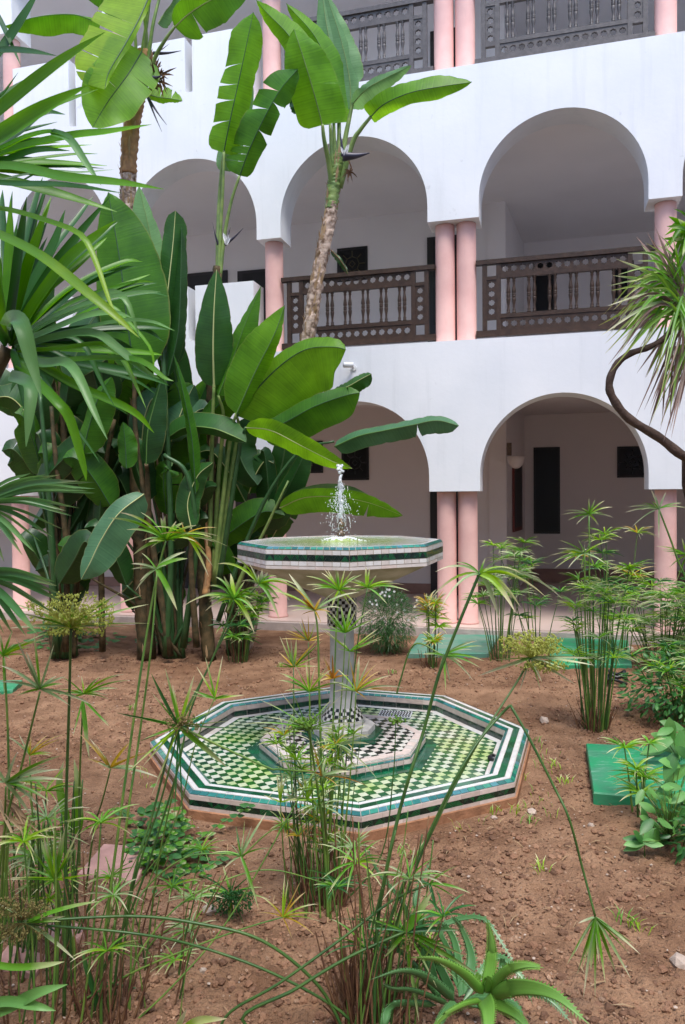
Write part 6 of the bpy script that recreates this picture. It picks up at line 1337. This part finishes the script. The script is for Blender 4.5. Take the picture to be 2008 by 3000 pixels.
p = G(1560, 1500); shrub('dense shadowed shrub behind the drooping sedge at the right edge', Vector((p.x + .35, p.y + .1, .4)), .45, .35, .5, 900, .09, .3, [B_sd, B_grs])
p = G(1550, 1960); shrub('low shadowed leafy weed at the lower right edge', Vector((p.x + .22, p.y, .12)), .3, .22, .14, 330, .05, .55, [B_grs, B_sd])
p = G(880, 1460)
t = shrub('feathery daisy bush with small white flowers right of the pillar', Vector((p.x - .02, p.y - .75, .33)), .30, .25, .33, 5200, .06, .10, [B_sd, B_sd, B_grs], name='daisy_bush', cat='bush')
for i in range(26):
    a = rnd.uniform(0, 6.28); u = rnd.random() ** .5; c = Vector((p.x - .02 + math.cos(a) * .28 * u + .06, p.y - .75 - .2 * rnd.random(), .33 + rnd.uniform(-.05, .33))); m = MB()
    for j in range(9):
        b_ = j * .7; d = (RT * math.cos(b_) + ZV * math.sin(b_)); m.quad(c, c + d * .010 + d.cross(FWD) * .003 - FWD * .001, c + d * .014 - FWD * .001, c + d * .010 - d.cross(FWD) * .003 - FWD * .001)
    m.build('daisy', m_white, t)
# vines and seedlings, each a thing
def vine(label, cx, cy, rx, ry, n, Lp, pal, trail=()):
    p = G(cx, cy); t = thing('creeping_weed', label, 'weed', p)
    for j, tr in enumerate(trail): tube(t, 'stem', [G(x, y, .02 + z) for x, y, z in tr], .002, m_stem, 4)
    m = MB()
    for i in range(n):
        x, y = rnd.gauss(cx, rx * .5), rnd.gauss(cy, ry * .5); q = G(x, y); q.z = hgt(q.x, q.y) + rnd.uniform(.02, .15) * (1.3 - min(1, abs(x - cx) / rx)); a = rnd.uniform(0, 6.28); L = px2m(Lp, q.y) * rnd.uniform(.6, 1.2)
        smallleaf(m, q, Vector((math.cos(a), math.sin(a), rnd.uniform(-.2, .35))).normalized(), (ZV - FWD * .3).normalized(), L, L * .72, rnd.randrange(len(pal)))
    for tr in trail:
        for (x, y, z) in crom([Vector(q) for q in tr], 7):
            for s in (-1, 1):
                q = G(x, y, .02 + z); a = rnd.uniform(-.5, .5) + (0 if s > 0 else math.pi); L = px2m(Lp * .9, q.y) * rnd.uniform(.6, 1.1); smallleaf(m, q, Vector((math.cos(a), math.sin(a), .1)).normalized(), (ZV - FWD * .3).normalized(), L, L * .75, rnd.randrange(len(pal)))
    m.build('leaves', pal, t); return t
vine('creeping oval leaved weed growing over the near paver', 380, 1965, 90, 80, 260, 25, [B_grs, B_grs, B_sg], [((420, 1950, 0), (470, 1910, .02), (510, 1880, .03), (548, 1862, .06), (570, 1840, .12)), ((350, 1950, 0), (300, 1870, .02), (262, 1850, .02)), ((400, 2000, 0), (470, 1985, 0), (520, 1950, .03))])
vine('low creeping weed on the soil below the left fan palm', 150, 1465, 90, 26, 110, 22, [B_grs, B_sd], [((120, 1470, 0), (200, 1480, .04), (280, 1455, .06))])
vine('small patch of leaves at the foot of the left bird of paradise tree', 360, 1462, 60, 26, 60, 20, [B_grs, B_sd], [((340, 1480, 0), (370, 1455, .08), (400, 1448, .1))])
vine('single round leaved seedling touching the front left rim of the fountain', 520, 1868, 20, 12, 12, 18, [B_grs])
for i, (x, y) in enumerate(((1218, 1885), (1275, 1755), (1290, 1790), (1220, 1700), (1240, 2000), (1430, 2110), (930, 1960), (1180, 1860), (1130, 1860), (960, 1870), (300, 1630), (640, 1530), (900, 1545), (820, 1530), (1190, 1780), (1460, 2130))):
    q = G(x, y); m = MB()
    for j in range(10):
        a = rnd.uniform(0, 6.28); b = gh(q.x + rnd.gauss(0, .02), q.y + rnd.gauss(0, .02)); ribbon(m, [b, b + Vector((math.cos(a) * .015, math.sin(a) * .015, .03)), b + Vector((math.cos(a) * .04, math.sin(a) * .04, .045))], Vector((-math.sin(a), math.cos(a), 0)), .006, .2)
    o = m.build('grass_seedling', rnd.choice((B_sl, B_sg)), None, None, 'tiny grass seedling sprouting from the bare soil', 'grass tuft', 'tiny grass seedlings on the soil')
m = MB()
for i in range(230):
    a = rnd.random(); k = rnd.choice((0, 1, 2, 3)); q = OV(k, 1.12 + abs(rnd.gauss(0, .08)), 0).lerp(OV(k + 1, 1.12 + abs(rnd.gauss(0, .08)), 0), a); b = gh(q.x, q.y); th = rnd.uniform(0, 6.28)
    if noise.noise(q * 3) < .05: continue
    h = rnd.uniform(.015, .06); ribbon(m, [b, b + Vector((math.cos(th) * h * .25, math.sin(th) * h * .25, h * .7)), b + Vector((math.cos(th) * h * .7, math.sin(th) * h * .7, h))], Vector((-math.sin(th), math.cos(th), 0)), .004, .2, mi=rnd.randrange(3))
m.build('grass', [B_sl, B_sg, B_dry], None, 'stuff', 'sparse thin grass growing along the foot of the fountain', 'grass')
t = thing('broad_leaved_plant', 'young plant of three upright sword shaped leaves left of the fountain', 'plant', G(172, 1905))
for pts, w in (([(165, 1905, 3.4), (152, 1850, 3.4), (140, 1790, 3.4), (146, 1742, 3.4)], 24), ([(175, 1908, 3.4), (180, 1850, 3.35), (182, 1790, 3.3), (170, 1736, 3.3)], 26), ([(180, 1908, 3.4), (188, 1870, 3.4), (186, 1820, 3.4)], 16)): strap(t, pts, w, B_sg, .3, tb=.3, tt=.4)
t = thing('broad_leaved_plant', 'bright pointed leaves poking in at the bottom left corner', 'plant', G(0, 2330))
for pts, w in (([(-40, 2330, 2.1), (30, 2300, 2.05), (90, 2270, 2.0), (155, 2252, 2.0)], 26), ([(-40, 2300, 2.1), (20, 2290, 2.05), (80, 2300, 2.0), (128, 2312, 2.0)], 22), ([(-40, 2200, 2.1), (30, 2212, 2.05), (100, 2208, 2.0), (148, 2200, 2.0)], 15)): strap(t, pts, w, B_grsl if w > 20 else B_sg, .5)
t = thing('broad_leaved_plant', 'bright green leaf tips poking in at the bottom edge left of centre', 'plant', G(420, 2420))
for pts, w in (([(400, 2400, 2.1), (410, 2350, 2.05), (428, 2308, 2.0)], 16), ([(400, 2380, 2.1), (450, 2336, 2.05), (520, 2330, 2.0)], 18)): strap(t, pts, w, B_sl, .4)
t = thing('withered_palm_leaf', 'dry curled straw coloured leaves hanging at the left edge', 'dry leaves', G(10, 1990))
for i in range(16): x = rnd.uniform(-10, 60); strap(t, [(x * .3, 1830, 2.3), (x * .8 + 10, 1850 + rnd.uniform(0, 40), 2.25), (x + rnd.uniform(0, 70), rnd.uniform(1880, 1930), 2.2)], rnd.uniform(4, 9), B_dry, rnd.uniform(-.8, .8), n=8)

# ------------------------------------------------------------------ green covers, pavers, stones and litter
def slab(name, label, cat, cs, th, mt, zt=None):
    P = [G(x, y, th) for x, y in cs]; c = sum(P, Vector()) / 4; m = MB()
    def ins(f): return [c + (p - c) * f for p in P]
    lo = [Vector((p.x, p.y, -.03)) for p in P]; k = m.add(*lo, *[p - ZV * .008 for p in P], *ins(.985))
    for a_, b_ in ((0, 4), (4, 8)):
        for i in range(4): j = (i + 1) % 4; m.face((k + a_ + i, k + a_ + j, k + b_ + j, k + b_ + i))
    n = 12; k2 = len(m.v); I = ins(.985)
    for i in range(n + 1):
        for j in range(n + 1):
            q = I[0].lerp(I[1], i / n).lerp(I[3].lerp(I[2], i / n), j / n); e = min(i, j, n - i, n - j); m.v.append((q.x, q.y, q.z + (.003 * noise.noise(q * 9) if e else 0)))
    for i in range(n):
        for j in range(n): a_ = k2 + i * (n + 1) + j; m.face((a_, a_ + n + 1, a_ + n + 2, a_ + 1), 0, None, True)
    o = m.build(name, mt); tag(o, label, cat, 'green covers lying in the garden bed' if cat == 'cover' else 'pink pavers in the soil'); return o
slab('green_cover', 'bright green painted cover, largest and nearest, lying at the right edge', 'cover', [(1358, 1812), (1640, 1838), (1600, 1712), (1341, 1700)], .055, m_slab)
slab('green_cover', 'bright green cover by the gallery step in front of the right hand arch', 'cover', [(1260, 1520), (1446, 1520), (1436, 1455), (1250, 1452)], .045, m_slab)
slab('green_cover', 'faded green cover in front of the double pink columns', 'cover', [(932, 1494), (1118, 1494), (1142, 1452), (960, 1450)], .045, m_slab2)
slab('green_cover', 'small dark green cover at the left edge of the bed', 'cover', [(-40, 1584), (30, 1578), (52, 1556), (-30, 1556)], .04, m_slab)
slab('paver', 'pink paver half hidden under the creeping weed', 'paver', [(178, 1998), (312, 2018), (352, 1938), (238, 1930)], .035, m_paver)
slab('paver', 'pale pink paver lying further forward at the left front', 'paver', [(60, 2112), (156, 2166), (206, 2124), (94, 2080)], .03, m_paver)
slab('paver', 'pink paver at the lower left under the dry sedge stems', 'paver', [(-10, 2200), (80, 2232), (110, 2185), (20, 2160)], .02, m_paver)
def stone(x, y, r, label, mt=m_stone, name='stone', grp='stones on the soil'):
    q = G(x, y); m = MB(); k = len(m.v); blob(m, (0, 0, 0), r, 0, .75); o = m.build(name, mt, None); o.location = (q.x, q.y, hgt(q.x, q.y) + r * .4)
    md = o.modifiers.new('s', 'SUBSURF'); md.levels = md.render_levels = 1; md.subdivision_type = 'SIMPLE'
    tag(o, label, 'stone', grp)
stone(480, 2091, .032, 'rounded pale stone beside the dark sedge tuft'); stone(1217, 1860, .028, 'pale angular stone near the front right of the fountain'); stone(1246, 1656, .04, 'whitish stone at the foot of the tall sedge thicket'); stone(1440, 1490, .05, 'white lump beside the corner of the far green cover')
stone(1558, 2212, .035, 'pale stone at the right edge low in the picture'); stone(1130, 1872, .018, 'small flat pale stone in front of the fountain'); stone(1352, 1890, .02, 'small pale stone below the near green cover'); stone(466, 2215, .016, 'small pinkish stone in the foreground soil')
for (x, y, lb) in ((434, 1856, 'white fallen petal at the corner of the fountain, left one'), (455, 1864, 'white fallen petal at the corner of the fountain, right one')):
    q = gh(G(x, y).x, G(x, y).y) + ZV * .012; m = MB(); smallleaf(m, q, Vector((.8, -.3, .25)).normalized(), ZV, .045, .03); m.build('fallen_petal', m_white, None, None, lb, 'petal')
m = MB()
for i in range(420):
    y = rnd.uniform(2.2, 6.5); x = rnd.uniform(-.45, .45) * y; q = gh(x, y) + ZV * .012
    if math.hypot(x + .01, y - 4.61) < 1.2: continue
    a = rnd.uniform(0, 6.28); d = Vector((math.cos(a), math.sin(a), rnd.uniform(-.1, .2))); L = rnd.uniform(.02, .09); ribbon(m, [q, q + d * L * .5 + ZV * .006, q + d * L], Vector((-math.sin(a), math.cos(a), 0)), rnd.uniform(.002, .008), .2)
for i in range(500):
    y = rnd.uniform(2.2, 6.8); x = rnd.uniform(-.45, .45) * y
    if math.hypot(x + .01, y - 4.61) < 1.2: continue
    blob(m, gh(x, y) + ZV * .012, rnd.uniform(.002, .007), 1, .6)
m.build('dead_leaf_litter', [B_dry, m_stone], None, 'stuff', 'scattered dry leaf scraps and twigs on the soil', 'leaf litter')
q = G(1412, 1568); t = thing('black_hose_coil', 'black plastic hose coil lying on the soil beside the tall sedge', 'hose', q)
for k in range(3):
    m = MB(); n = 18; m.tube([q + Vector((math.cos(i / n * 5.6 + k) * (.085 - .012 * k), math.sin(i / n * 5.6 + k) * .05, .04 + .03 * k + .02 * math.sin(i * .6))) for i in range(n + 1)], .013, 8); m.build('hose_loop', m_blackpl, t)
# ------------------------------------------------------------------ parts keep their place under the empty at the base of their thing
for o in list(scene.objects):
    if o.type == 'EMPTY':
        for c in o.children: c.matrix_parent_inverse = Matrix.Translation(-o.location)
